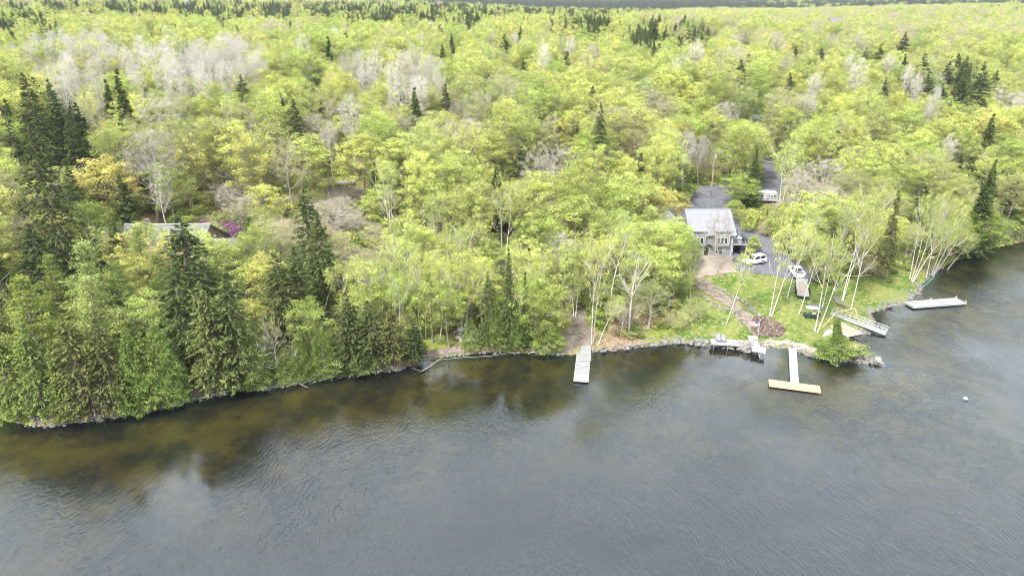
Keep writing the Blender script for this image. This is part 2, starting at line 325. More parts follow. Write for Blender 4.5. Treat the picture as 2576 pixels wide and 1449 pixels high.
def two_tone(name, c1, c2, c3, s1, s2, bump=.05, rough=.95):
    m = bpy.data.materials.new(name); m.use_nodes = True; nt = m.node_tree; b = nt.nodes['Principled BSDF']; L = nt.links.new; g = nt.nodes.new('ShaderNodeNewGeometry')
    n1 = nt.nodes.new('ShaderNodeTexNoise'); n1.inputs['Scale'].default_value = s1; n1.inputs['Detail'].default_value = 7; L(g.outputs['Position'], n1.inputs['Vector'])
    n2 = nt.nodes.new('ShaderNodeTexNoise'); n2.inputs['Scale'].default_value = s2; n2.inputs['Detail'].default_value = 6; n2.inputs['Roughness'].default_value = .65; L(g.outputs['Position'], n2.inputs['Vector'])
    r = nt.nodes.new('ShaderNodeValToRGB'); r.color_ramp.elements[0].position = .40; r.color_ramp.elements[1].position = .58; r.color_ramp.elements[0].color = (*c1, 1); r.color_ramp.elements[1].color = (*c2, 1); L(n1.outputs['Fac'], r.inputs['Fac'])
    r2 = nt.nodes.new('ShaderNodeValToRGB'); r2.color_ramp.elements[0].position = .48; r2.color_ramp.elements[1].position = .66; L(n2.outputs['Fac'], r2.inputs['Fac'])
    x = nt.nodes.new('ShaderNodeMix'); x.data_type = 'RGBA'; L(r2.outputs['Color'], x.inputs[0]); L(r.outputs['Color'], x.inputs[6]); x.inputs[7].default_value = (*c3, 1); L(x.outputs[2], b.inputs['Base Color'])
    b.inputs['Roughness'].default_value = rough; b.inputs['Specular IOR Level'].default_value = .15
    bp = nt.nodes.new('ShaderNodeBump'); bp.inputs['Distance'].default_value = bump; L(n2.outputs['Fac'], bp.inputs['Height']); L(bp.outputs['Normal'], b.inputs['Normal'])
    MATS[name] = m; return m
lawn_m = two_tone('lawn_grass', (.08,.15,.02), (.19,.225,.055), (.32,.29,.14), .22, 1.3, .08)
drive_m = two_tone('grey_gravel', (.12,.12,.14), (.17,.17,.195), (.22,.21,.235), .4, 3, .03)
pad_m = two_tone('tan_gravel', (.32,.27,.22), (.39,.34,.28), (.28,.23,.18), .5, 3, .03)
dirt_m = two_tone('bare_dirt', (.17,.14,.11), (.26,.215,.17), (.36,.31,.25), .6, 2.4, .08)
mulch_m = two_tone('dark_soil', (.07,.05,.04), (.13,.09,.075), (.34,.27,.22), .8, 2.6, .1)
sand_m = two_tone('shore_gravel', (.36,.31,.24), (.46,.42,.33), (.25,.2,.15), .6, 3, .06)
patch('lawn', [(1700,858),(1697,800),(1688,765),(1730,720),(1745,690),(1850,685),(1960,690),(2080,680),(2130,655),(2200,650),(2290,690),(2312,712),(2306,738),(2285,756),(2222,775),(2186,788),(2170,835),(2110,850),(2070,880),(2020,882),(1985,871),(1900,869),(1800,862)], lawn_m, .05, 'patchy lawn running down to the lake with bright and straw coloured grass')
patch('driveway', [(1760,470),(1830,462),(1850,500),(1846,540),(1880,575),(1945,595),(1975,640),(2010,665),(2070,690),(2085,705),(2060,712),(2000,708),(1950,696),(1900,690),(1850,690),(1840,640),(1848,600),(1810,565),(1740,545),(1725,500)], drive_m, .10, 'dark grey gravel driveway curving round the house')
patch('access_road', [(1905,400),(1945,395),(1990,440),(2005,500),(1990,525),(1950,520),(1895,470),(1925,440)], drive_m, .10, 'grey gravel road seen through the trees behind the camper')
patch('forest_road', [(1960,340),(1990,330),(2010,350),(1985,365)], drive_m, .10, 'short stretch of dark road deep in the trees')
patch('gravel_pad', [(1735,650),(1842,647),(1852,688),(1800,697),(1757,702),(1742,690)], pad_m, .15, 'pale tan gravel pad in front of the house')
patch('dirt_path', [(1746,702),(1772,700),(1798,726),(1846,758),(1888,790),(1908,815),(1903,850),(1892,850),(1872,812),(1830,778),(1786,752),(1754,728)], dirt_m, .15, 'brown dirt path winding down to the water between boulders', jag=.6)
patch('soil_bed', [(1896,797),(1925,800),(1955,812),(1978,832),(1962,850),(1920,848),(1900,846),(1888,830)], mulch_m, .22, 'dark brown soil bed littered with roots and stones at the foot of the path')
patch('gravel_beach', [(1895,862),(1940,855),(2000,866),(2060,884),(2080,899),(2020,886),(1985,873),(1935,869),(1900,880)], sand_m, .12, 'pale gravel strip along the water beside the soil bed')
patch('forest_clearing', [(820,470),(905,472),(935,500),(960,540),(955,600),(900,640),(840,650),(810,610),(830,560),(800,510)], dirt_m, .1, 'brown forest clearing with a rough track below the propane tank')
patch('eroded_bank', [(425,1019),(500,1000),(580,981),(680,975),(760,960),(860,943),(858,922),(760,938),(680,955),(580,962),(500,975),(425,1000)], two_tone('pinkish_bank', (.20,.15,.12), (.28,.215,.175), (.38,.32,.27), .6, 2.4, .1), .1, 'eroded pinkish brown bank along the left shore')
patch('stony_bank', [(1062,903),(1150,889),(1240,883),(1330,885),(1440,887),(1440,868),(1330,868),(1240,866),(1150,872),(1062,888)], MATS['pinkish_bank'], .1, 'brown stony bank below the tall birches')
patch('bank_path', [(1438,775),(1468,775),(1482,820),(1500,868),(1460,876),(1405,872),(1432,830)], dirt_m, .1, 'reddish needle covered path down to the wooden dock')

# ------------------------------------------------------------------ tree generators
class TB:
    def __init__(s): s.v = []; s.q = []; s.m = []; s.t = []; s.n = 0
    def tube(s, pts, rad, n=5, m=0):
        pts = np.asarray(pts, float); k = len(pts); d = np.gradient(pts, axis=0); d /= np.linalg.norm(d, axis=1, keepdims=True)+1e-9
        ref = np.where(np.abs(d[:, 2:3]) > .9, np.array([[1., 0, 0]]), np.array([[0, 0, 1.]])); a = np.cross(d, ref); a /= np.linalg.norm(a, axis=1, keepdims=True); b = np.cross(d, a)
        an = np.arange(n)*2*np.pi/n; rad = np.asarray(rad)[:, None, None]
        V = pts[:, None, :]+rad*(a[:, None, :]*np.cos(an)[None, :, None]+b[:, None, :]*np.sin(an)[None, :, None])
        i = (np.arange(k-1)[:, None]*n+np.arange(n)[None, :]); j = (np.arange(k-1)[:, None]*n+(np.arange(n)+1)[None, :] % n)
        Q = np.stack([i, j, j+n, i+n], -1).reshape(-1, 4)+s.n
        s.v.append(V.reshape(-1, 3)); s.q.append(Q); s.m.append(np.full(len(Q), m)); s.t.append(np.full(len(Q), .5)); s.n += k*n
    def leaves(s, P, size, tint, r, m=1, up=.5, aspect=1.0, dirs=None):
        """one quad per point, random tilt biased to face up"""
        N = len(P); nrm = r.normal(size=(N, 3)); nrm[:, 2] = np.abs(nrm[:, 2])+up; nrm /= np.linalg.norm(nrm, axis=1, keepdims=True)
        a = dirs if dirs is not None else r.normal(size=(N, 3)); a = a-nrm*np.sum(a*nrm, 1, keepdims=True); a /= np.linalg.norm(a, axis=1, keepdims=True)+1e-9; b = np.cross(nrm, a)
        sz = (np.asarray(size)*r.uniform(.65, 1.35, N))[:, None]*.5; al = a*sz; bl = b*sz*aspect
        V = np.stack([P-al*1.1, P-bl+al*.1, P+al*1.1, P+bl+al*.1], 1).reshape(-1, 3)
        Q = np.arange(4*N).reshape(N, 4)+s.n; s.v.append(V); s.q.append(Q); s.m.append(np.full(N, m)); s.t.append(tint); s.n += 4*N
    def split(s):
        return np.concatenate(s.v), np.concatenate(s.q), np.concatenate(s.m), np.concatenate(s.t)
def limb(a, b, r, bend=.15, k=4):
    a = np.array(a, float); b = np.array(b, float); L = np.linalg.norm(b-a); t = np.linspace(0, 1, k)[:, None]
    off = r.normal(size=3)*bend*L*.5; off[2] -= bend*L*.4
    return a+(b-a)*t+off*np.sin(np.pi*t)
def broadleaf(seed, H, Rc, bf=.35, ncl=120, nl=42, ls=.3, cs=.95, trunks=1, rt=.011, up=0., limbs=7, twig=False, flat=.6, dome=1., lean=0, inner=.45):
    r = np.random.default_rng(seed); T = TB(); cz = H*(1+bf)/2; az_ = H*(1-bf)/2
    lob = r.normal(size=(9, 3)); lob /= np.linalg.norm(lob, axis=1, keepdims=True); lw = r.uniform(-.16, .26, 9)
    def env(D):
        g = 1+sum(w*np.exp(-((D-l)**2).sum(1)/.22) for l, w in zip(lob, lw)); return g
    D = r.normal(size=(ncl, 3)); D[:, 2] += .35*dome; D /= np.linalg.norm(D, axis=1, keepdims=True)
    fr = r.uniform(inner**2, 1, ncl)**.5; E = D*(fr*env(D))[:, None]
    Cc = np.stack([E[:, 0]*Rc, E[:, 1]*Rc, cz+E[:, 2]*az_], 1)
    if up: # vase: narrower at the bottom
        k = np.clip((Cc[:, 2]-bf*H)/(H*(1-bf)), 0, 1); Cc[:, :2] *= (1-up+up*k**.7)[:, None]
    LP = []
    for t in range(trunks):
        ang = 2*np.pi*t/max(trunks, 1)+r.uniform(0, 1); sp_ = (0 if trunks == 1 else Rc*.42); b0 = np.array([math.cos(ang), math.sin(ang), 0])*(0 if trunks == 1 else .22)
        top = np.array([math.cos(ang)*sp_, math.sin(ang)*sp_, H*.82])+np.array([*r.normal(size=2)*.25, 0]); z0 = np.array([b0[0], b0[1], -.6])
        P = limb(z0, top, r, .05, 7); P[0] = z0; rr = np.linspace(H*rt/(trunks**.4), .035, 7); rr[0] *= 1.35; T.tube(P, rr, 7)
        nlm = max(3, limbs//trunks)
        for j in range(nlm):
            f = r.uniform(.42, .86)*(1 if bf > .25 else .85); f = max(f, bf*.8); x = f*6; i = min(int(x), 5); s0 = P[i]+(P[i+1]-P[i])*(x-i); a = 2*np.pi*j/nlm+r.uniform(-.4, .4)+ang
            el_ = r.uniform(.35, 1.1)+up*.4; dv = np.array([math.cos(a)*math.cos(el_), math.sin(a)*math.cos(el_), math.sin(el_)]); Lb = min(Rc*r.uniform(.75, 1.1)/max(math.cos(el_), .35), max(.6, (H*.98-s0[2])/math.sin(el_)))
            Q = limb(s0, s0+dv*Lb, r, .16, 5); rb = np.interp(x, range(7), rr); T.tube(Q, np.linspace(rb*.62, .035, 5), 5); LP.append(Q)
            for k in range(2):
                s1 = Q[1+k]; d2 = dv+r.normal(size=3)*.5; d2 /= np.linalg.norm(d2); Q2 = limb(s1, s1+d2*Lb*.55, r, .16, 4); T.tube(Q2, np.linspace(rb*.34, .018, 4), 4); LP.append(Q2)
        LP.append(P[3:])
    LPa = np.concatenate(LP)
    for c in Cc:
        d = np.linalg.norm((LPa-c)*np.array([1, 1, .8]), axis=1)+np.where(LPa[:, 2] > c[2], 2, 0); s0 = LPa[np.argsort(d)[r.integers(0, 3)]]
        T.tube(limb(s0, c, r, .12, 3), [.035, .022, .01], 3)
    ct = r.uniform(.25, .85, ncl)
    if twig:
        P = np.repeat(Cc, nl, 0); dr = r.normal(size=P.shape)*np.array([1, 1, .6])+np.array([0, 0, .45])+(P-np.array([0, 0, cz]))*.22; dr /= np.linalg.norm(dr, axis=1, keepdims=True)
        T.leaves(P+dr*cs*.5*r.uniform(.2, 1.2, (len(P), 1)), cs*.75, np.clip(np.repeat(ct, nl)+r.normal(size=len(P))*.15, 0, 1), r, 1, .1, .045/ls*.1, dirs=dr)
        if twig > 1:
            P2 = P+r.normal(size=P.shape)*cs*.5; T.leaves(P2, ls, np.clip(np.repeat(ct, nl)+r.normal(size=len(P))*.2, 0, 1), r, 1, .3, .8)
    else:
        P = np.repeat(Cc, nl, 0); off = r.normal(size=P.shape); off *= (r.uniform(.15, 1, (len(P), 1))**.5)/np.linalg.norm(off, axis=1, keepdims=True); off *= np.array([1, 1, flat])*cs*np.repeat(r.uniform(.6, 1.35, ncl), nl)[:, None]
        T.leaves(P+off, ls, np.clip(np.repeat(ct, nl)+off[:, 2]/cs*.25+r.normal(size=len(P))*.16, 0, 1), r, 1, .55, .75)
    return T
def conifer(seed, H, Rc, layers=34, br=9, nq=9, qs=.42, droop=.25, bf=.06, taper=1.0, tipup=.0, gappy=.15, rt=.011, dead=.0):
    r = np.random.default_rng(seed); T = TB(); P = limb((0, 0, -.6), (r.normal()*.15, r.normal()*.15, H*.985), r, .01, 8); T.tube(P, np.linspace(H*rt, .03, 8), 7)
    PP = []; TT = []; DD = []
    for i in range(layers):
        f = (i+r.uniform(-.3, .3))/layers; f = min(max(f, 0), .985); z = H*(bf+(1-bf)*f); rad = Rc*((1-f)**taper)*(1 if f > .12 else .72+f*2.3)+.12
        rad *= r.uniform(.82, 1.1)
        for j in range(br if f < .85 else 5):
            if r.random() < gappy: continue
            a = r.uniform(0, 2*np.pi); L = rad*r.uniform(.6, 1.15); cx_, cy_ = math.cos(a), math.sin(a)
            z0 = z+r.uniform(-.2, .2); e = np.array([cx_*L, cy_*L, z0-droop*L+tipup*L*.4]); s0 = np.array([P[0][0]*0, 0, z0])
            mid = (s0+e)/2+np.array([0, 0, -tipup*L*.12]); T.tube([s0, mid, e], [.04, .026, .012], 3)
            n = max(3, int(nq*(.35+L/Rc*.9))); t = r.uniform(.22, 1.04, n)**.8; B = s0*(1-t)[:, None]**2+2*((1-t)*t)[:, None]*mid+e*(t**2)[:, None]
            wd = L*.20*(1.15-t); B[:, 0] += -cy_*wd*r.normal(size=n); B[:, 1] += cx_*wd*r.normal(size=n); B[:, 2] += r.normal(size=n)*.07-wd*.25
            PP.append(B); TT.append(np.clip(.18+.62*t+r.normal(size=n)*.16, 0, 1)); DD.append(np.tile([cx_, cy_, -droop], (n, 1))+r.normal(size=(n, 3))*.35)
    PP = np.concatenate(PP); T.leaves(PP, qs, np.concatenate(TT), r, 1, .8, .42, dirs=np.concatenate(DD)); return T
def pine(seed, H, Rc):
    r = np.random.default_rng(seed); T = TB(); P = limb((0, 0, -.6), (0, 0, H*.97), r, .02, 8); T.tube(P, np.linspace(H*.012, .04, 8), 7); PP = []; TT = []
    for i in range(17):
        f = i/17; z = H*(.16+.84*f); rad = Rc*(.7+.6*f if f < .25 else (1-f)**.95*1.12)+.2
        for j in range(6):
            a = 2*np.pi*j/6+r.uniform(-.45, .45)+i; L = rad*r.uniform(.45, 1.25); e = np.array([math.cos(a)*L, math.sin(a)*L, z+L*.34]); s0 = np.array([0, 0, z-.1*L]); Q = limb(s0, e, r, .1, 4); T.tube(Q, [.06, .045, .03, .015], 4)
            for k in range(max(3, int(L*3.0))):
                t = r.uniform(.3, 1.05); c = s0+(e-s0)*t+np.array([0, 0, -.1])+r.normal(size=3)*np.array([.30, .30, .06])*(.5+L*.13); n = 16
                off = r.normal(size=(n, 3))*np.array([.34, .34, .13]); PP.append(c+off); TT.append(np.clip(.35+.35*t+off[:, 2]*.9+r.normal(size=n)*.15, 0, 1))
    T.leaves(np.concatenate(PP), .32, np.concatenate(TT), r, 1, .8, .42); return T
def cedar(seed, H, Rc, n=13000, sz=.18, p=.8, spire=0):
    r = np.random.default_rng(seed); T = TB(); P = limb((0, 0, -.5), (0, 0, H*.96), r, .02, 6); T.tube(P, np.linspace(H*.014, .03, 6), 6)
    f = 1-r.uniform(0, 1, n)**.55; a = r.uniform(0, 2*np.pi, n); lump = 1+.20*np.sin(a*3+f*9+seed)+.18*np.sin(a*5-f*23+seed*2)+.18*np.sin(a*8+f*47)
    rr = Rc*((1-f)**p)*(.72+.28*np.minimum(1, f*6))*lump*(r.uniform(.55, 1, n)**.4)+.05; 
    if spire: k_ = f > .30; rr = np.where(k_, Rc*.19*((1.02-f)/.72)**.5*(r.uniform(.4, 1, n)**.4), Rc*((1-np.minimum(f/.36, 1)**1.6)*.86+.14)*lump*(r.uniform(.5, 1, n)**.4))
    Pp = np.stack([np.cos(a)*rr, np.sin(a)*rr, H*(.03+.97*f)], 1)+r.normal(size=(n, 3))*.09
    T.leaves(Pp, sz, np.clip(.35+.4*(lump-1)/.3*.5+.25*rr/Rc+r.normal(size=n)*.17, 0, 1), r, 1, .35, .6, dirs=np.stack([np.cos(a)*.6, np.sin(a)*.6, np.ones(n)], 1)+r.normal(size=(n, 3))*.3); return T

PROTO = {}  # kind -> list of (trunk mesh, crown mesh, joined mesh, height, radius)
def proto(kind, T, H, Rc, bark, leaf):
    v, q_, m, t = T.split(); k = m == 0
    def sub(mask, nm, mats):
        qq = q_[mask]; u, inv = np.unique(qq, return_inverse=True); return mesh_np(nm, v[u], inv.reshape(qq.shape), tint=t[mask], mats=mats)
    a = sub(k, kind+'_trunk', [bark]); b = sub(~k, kind+'_crown', [leaf]); c = mesh_np(kind, v, q_, mi=m, tint=t, mats=[bark, leaf])
    PROTO.setdefault(kind, []).append((a, b, c, H, Rc))
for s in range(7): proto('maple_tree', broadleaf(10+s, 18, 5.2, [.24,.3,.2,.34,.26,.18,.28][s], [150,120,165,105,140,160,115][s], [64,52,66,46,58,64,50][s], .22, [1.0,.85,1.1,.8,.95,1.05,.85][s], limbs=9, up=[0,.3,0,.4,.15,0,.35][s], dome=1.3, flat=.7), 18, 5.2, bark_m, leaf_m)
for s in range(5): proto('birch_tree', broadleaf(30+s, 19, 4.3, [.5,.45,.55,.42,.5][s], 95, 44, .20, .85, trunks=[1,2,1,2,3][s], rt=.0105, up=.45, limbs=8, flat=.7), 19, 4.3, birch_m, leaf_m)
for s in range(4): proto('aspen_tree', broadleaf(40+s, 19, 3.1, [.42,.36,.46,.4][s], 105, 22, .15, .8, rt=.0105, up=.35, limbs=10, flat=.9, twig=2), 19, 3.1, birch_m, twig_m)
for s in range(4): proto('leafless_tree', broadleaf(50+s, 18, 5.2, [.34,.3,.4,.28][s], 120, 24, .14, 1.25, limbs=12, up=.3, twig=[2,1,2,1][s], rt=.013), 18, 5.2, pale_bark_m, twig_m)
for s in range(2): proto('dead_tree', broadleaf(60+s, 14, 2.6, .45, 40, 4, .16, .9, limbs=8, up=.4, twig=1, rt=.013), 14, 2.6, birch_m, twig_m)
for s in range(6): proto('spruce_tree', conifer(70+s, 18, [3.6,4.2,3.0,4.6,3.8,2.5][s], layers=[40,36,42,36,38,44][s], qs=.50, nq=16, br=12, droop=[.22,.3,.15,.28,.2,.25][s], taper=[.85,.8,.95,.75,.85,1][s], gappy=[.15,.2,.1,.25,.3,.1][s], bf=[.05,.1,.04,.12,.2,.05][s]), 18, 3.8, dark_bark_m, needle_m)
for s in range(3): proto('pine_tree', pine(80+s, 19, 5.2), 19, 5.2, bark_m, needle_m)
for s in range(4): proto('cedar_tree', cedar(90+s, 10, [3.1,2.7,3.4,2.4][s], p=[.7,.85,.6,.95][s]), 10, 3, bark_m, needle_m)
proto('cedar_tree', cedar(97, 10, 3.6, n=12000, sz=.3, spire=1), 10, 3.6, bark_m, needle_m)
for s in range(5): proto('shrub', broadleaf(100+s, 3.4, 1.9, .05, 34, 38, .22, .62, trunks=3, rt=.012, limbs=6), 3.4, 1.9, bark_m, leaf_m)
for s in range(2): proto('twiggy_shrub', broadleaf(110+s, 4, 2.4, .08, 50, 26, .14, .9, trunks=3, rt=.010, limbs=6, twig=2), 4, 2.4, pale_bark_m, twig_m)

PAL = {  # base colours of the foliage by name
 'lime': (.50,.56,.165), 'yellow-green': (.57,.60,.18), 'fresh green': (.40,.49,.125), 'mid green': (.27,.36,.075), 'olive green': (.46,.49,.19), 'golden': (.63,.59,.19),
 'tan': (.55,.49,.29), 'pinkish grey': (.54,.48,.40), 'silvery': (.68,.64,.58), 'pale grey': (.55,.52,.45), 'dark green': (.135,.175,.055), 'blackish green': (.10,.135,.045), 'olive': (.20,.23,.07),
 'bright green': (.25,.31,.075), 'pale green': (.35,.42,.13), 'mossy green': (.25,.33,.085), 'white': (.85,.85,.8), 'purple': (.36,.17,.33)}
CAT = {'maple_tree': 'maple tree', 'birch_tree': 'birch tree', 'aspen_tree': 'aspen tree', 'leafless_tree': 'bare tree', 'dead_tree': 'dead tree', 'spruce_tree': 'spruce tree', 'pine_tree': 'pine tree', 'cedar_tree': 'cedar tree', 'shrub': 'shrub', 'twiggy_shrub': 'shrub'}
TREES = []   # every placed tree: dict
def add_tree(kind, x, y, H, W, col, var=None, lean=None, rz=None, label=None, force=True):
    P = PROTO[kind]; v = (random.randrange(len(P)) if var is None else var % len(P)); h0, r0 = P[v][3], P[v][4]
    TREES.append(dict(kind=kind, x=x, y=y, z=hz(x, y), H=H, W=W, col=col, var=v, sz=H/h0, sx=(W/2)/r0, lean=lean, rz=random.uniform(0, 6.28) if rz is None else rz, key=force, label=label))
def top_tree(kind, px, py, H, W, col, **k):
    p = ground_at(px, py, H*.98); s = sdist(np.array([p.x]), np.array([p.y]))[0]
    if s < .5: p.y += .8-s; 
    add_tree(kind, p.x, p.y, H, W, col, **k)
def base_tree(kind, bx, by, tx, ty, W, col, **k):
    b = ground_at(bx, by); d = ray(tx, ty); t = b.y/d.y; top = Vector((d.x*t, b.y, CAM_H+d.z*t)); v = top-Vector((b.x, b.y, hz(b.x, b.y)))
    add_tree(kind, b.x, b.y, max(v.length, 3), W, col, lean=v.normalized(), **k)
# --- birches and other trunks whose feet show
for a in [(1938,797,2000,548,7,1),(1980,752,2042,560,5,0),(2008,794,2072,585,4.5,2),(2052,838,2118,580,7,3),(2068,775,2100,600,4,0),(2119,756,2205,470,7.5,1),(2140,780,2200,520,5,2),
          (1827,814,1885,625,4,0),(1489,869,1512,587,6,1),(1534,793,1580,560,7,2),(1505,869,1562,745,4,0),(1421,801,1455,680,5,2),(1138,791,1140,560,7,3),(1264,668,1275,445,7,1),
          (911,845,918,640,7,4),(955,849,971,630,5.5,0),(1017,799,1021,595,7,1),(1072,853,1083,630,4,2),(1165,721,1165,575,5,0),(1102,640,1098,480,7,3),(2288,704,2335,490,4,0),(2293,708,2362,480,5,1),
          (2297,712,2400,560,5,2),(2330,700,2392,480,4.5,0),(2345,694,2430,500,5,1),(2350,690,2440,555,4,2),(2382,680,2462,590,3,0),(1960,540,1992,345,9,3),(2000,700,2050,520,5,0),(2085,700,2150,500,6,1)]:
    base_tree('birch_tree', *a[:5], random.choice(['lime','yellow-green','lime']), var=a[5])
for a in [(1582,841,1606,610,5.5,0),(981,606,977,470,5,1),(655,970,648,830,5,1),(742,955,738,865,3,0),(1560,850,1575,760,3,1),(240,1050,215,945,3,0),(262,1052,245,975,3,1),(395,560,378,330,13,0)]:
    base_tree('dead_tree' if a[4] < 10 else 'leafless_tree', *a[:5], 'silvery' if a[4] < 10 else 'pale grey', var=a[5])
base_tree('aspen_tree', 1417,735,1413,585, 5.5, 'silvery', var=1); base_tree('leafless_tree', 1803,692,1812,528, 6, 'pinkish grey', var=1); base_tree('leafless_tree', 1735,765,1733,600, 5, 'mid green', var=2)
base_tree('spruce_tree', 2221,723,2262,470, 5, 'olive', var=4); base_tree('birch_tree', 1790,470,1800,360, 4, 'lime', var=0)
for dx_, dy_, H_, W_ in ((-12.5,-5,10,7.5),(-17,-3,12,8),(-9.8,-6.5,7,4)): add_tree('maple_tree', ground_at(1838,645).x+dx_, ground_at(1838,645).y+dy_, H_, W_, 'lime')
for dx_, H_, W_, c_ in ((-10.5,13,8,'lime'),(-6.5,11.5,7,'golden'),(-1.5,13.5,8,'lime'),(2.5,12.5,8,'yellow-green'),(6.5,13,8,'lime'),(10.5,11,7,'fresh green')): add_tree('birch_tree' if c_ == 'lime' else 'maple_tree', ground_at(460,690).x+dx_, ground_at(460,690).y-8.6, H_, W_, c_)
for a in [(1060,850,1050,640,5,0),(1105,860,1112,650,5,2),(1165,845,1172,640,5.5,3),(1215,850,1210,655,5,0),(1000,880,1002,690,4.5,2),(1345,845,1352,640,5,0),(1445,800,1440,600,5.5,1)]: base_tree('birch_tree', *a[:5], 'lime', var=a[5])
# --- conifers whose tops show
for px, py, H, W in [(58,188,22,8),(120,200,17,7),(20,318,20,9),(62,285,25,10),(165,300,20,9),(215,335,16,9),(100,340,20,9),(292,180,22,9),(265,205,16,7),(168,425,18,8),(72,568,19,9),(235,540,14,8),(283,560,14,8),(448,546,21,10),(432,655,20,9),
   (532,740,19,9),(480,740,18,8),(690,640,17,9),(735,620,17,8),(765,475,21,7),(797,540,19,8),(624,552,11,6),(1280,635,18,5),(1225,728,14,4),(1322,705,14,4),(870,728,9,5),(1310,368,16,9),(1512,262,19,4.5),(735,252,16,7),(1042,224,15,8),
   (1120,215,14,5),(605,190,14,7),(730,52,13,5),(825,95,16,8),(1270,88,14,8),(1112,112,13,4),(1140,112,11,4),(1426,130,13,6),(1318,148,11,5),(1180,62,10,5),(1650,52,18,10),(1735,72,13,5),(1782,68,12,6),(2002,118,12,8),(2068,122,12,8),(2280,82,17,8),
   (2218,110,14,5),(1905,378,15,7),(2340,180,15,8),(2390,158,16,7),(2430,190,16,9),(2475,170,20,9),(2500,290,15,8),(2420,390,10,5),(2506,405,18,7),(2550,470,20,10),(2330,470,12,7),(2535,150,10,5),(1988,185,13,5),(1880,100,9,4),(2180,120,12,5),(2230,200,13,7),
   (2290,205,11,5),(840,832,13,7),(905,820,12,7),(960,846,11,6),(1025,868,8,5),(790,195,10,4),(560,60,9,3),(380,85,9,3),(2100,560,13,6),(1845,60,9,4),(1800,75,10,5),(1700,60,13,7),(1620,45,13,7)]:
    if py < 300: H *= 1.32; W *= 1.2
    top_tree('spruce_tree', px, py, H, W*(1.0 if (px < 240 and 270 < py < 420) else 1.3 if py < 620 else 1.1), random.choice(['dark green','blackish green','dark green','olive' if py > 600 else 'dark green']))
for px, py, H, W, c in [(205,610,20,11,'pale green'),(48,690,20,11,'bright green'),(215,695,19,11,'pale green'),(340,570,15,8,'bright green'),(120,640,17,9,'bright green'),(390,640,14,8,'mossy green'),(290,660,16,9,'mossy green'),(2490,480,16,8,'mossy green')]:
    top_tree('pine_tree', px, py, H, W, c)
for px, py, H, W, c in [(-30,870,13,7,'mossy green'),(50,815,15,7,'mossy green'),(95,900,12,6,'bright green'),(140,820,16,8,'olive'),(200,850,15,7,'olive'),(275,880,13,7,'mossy green'),(330,870,12,6,'bright green'),(395,895,10,6.5,'mossy green'),(372,840,13,5,'mossy green'),(460,800,17,7,'olive'),(530,830,14,7,'olive'),(590,850,12,6,'mossy green'),
   (615,905,6.5,6,'mossy green'),(700,905,6,4.5,'mossy green'),(893,908,5,6.5,'pale green'),(745,850,9,5,'bright green'),(790,870,8,5,'mossy green'),(1300,800,9,5,'mossy green'),(1245,790,10,5,'mossy green'),(1380,775,9,7.5,'mossy green'),(1180,850,6,4,'mossy green')]:
    top_tree('cedar_tree' if H < 12 or random.random() < .2 else 'spruce_tree', px, py, H, W*(.85 if H < 12 else 1.05), c, var=random.randrange(4))
base_tree('cedar_tree', 2108,886,2106,802, 7.4, 'mossy green', var=4, label='tall narrow green cedar on the stone spit')
for px, py, H, W, c in [(905,345,17,15,'yellow-green'),(765,340,17,13,'yellow-green'),(680,300,17,14,'olive green'),(545,225,19,16,'fresh green'),(250,400,16,15,'golden'),(1000,350,17,15,'yellow-green'),(1150,380,18,13,'lime'),(1230,330,17,13,'yellow-green'),
   (1450,270,17,13,'yellow-green'),(1755,290,17,12,'fresh green'),(1765,235,17,13,'fresh green'),(1640,470,11,13,'golden'),(1695,484,8,9,'golden'),(1870,440,9,9,'fresh green'),(1850,505,6,5,'fresh green'),(1560,440,16,16,'lime'),(1350,440,17,14,'lime'),(1450,500,16,13,'lime'),
   (1650,560,14,12,'lime'),(1700,590,10,8,'fresh green'),(505,590,14,9,'lime'),(405,600,14,8,'golden'),(570,600,13,9,'lime'),(345,560,13,8,'golden'),(640,570,13,9,'lime'),(1705,548,13,8,'lime'),(1690,600,12,8,'yellow-green'),(120,540,13,14,'lime'),(2290,270,18,14,'fresh green'),(2080,230,18,14,'yellow-green'),(2200,300,17,14,'yellow-green'),
   (1060,440,15,11,'lime'),(1180,470,16,11,'lime'),(770,760,11,9,'fresh green'),(560,745,12,6,'lime'),(1390,740,12,8,'lime'),(1640,620,13,11,'lime'),(1700,640,10,8,'fresh green'),(1250,740,8,9,'mid green'),(640,760,10,7,'yellow-green'),(2400,560,10,9,'fresh green'),(2470,540,11,10,'mid green'),
   (1745,215,16,11,'yellow-green'),(1080,690,13,9,'lime'),(1185,640,14,9,'yellow-green'),(1125,720,12,8,'fresh green'),(1230,690,12,8,'lime'),(1350,700,13,8,'fresh green'),(1430,620,14,9,'lime'),(1330,610,15,9,'yellow-green'),(900,720,10,7,'lime'),(860,660,12,8,'yellow-green'),(980,680,12,8,'lime'),(2480,570,10,8,'mid green'),(2540,560,11,9,'mid green'),(1910,250,14,8,'bright green')]:
    top_tree('maple_tree', px, py, H, W, c)
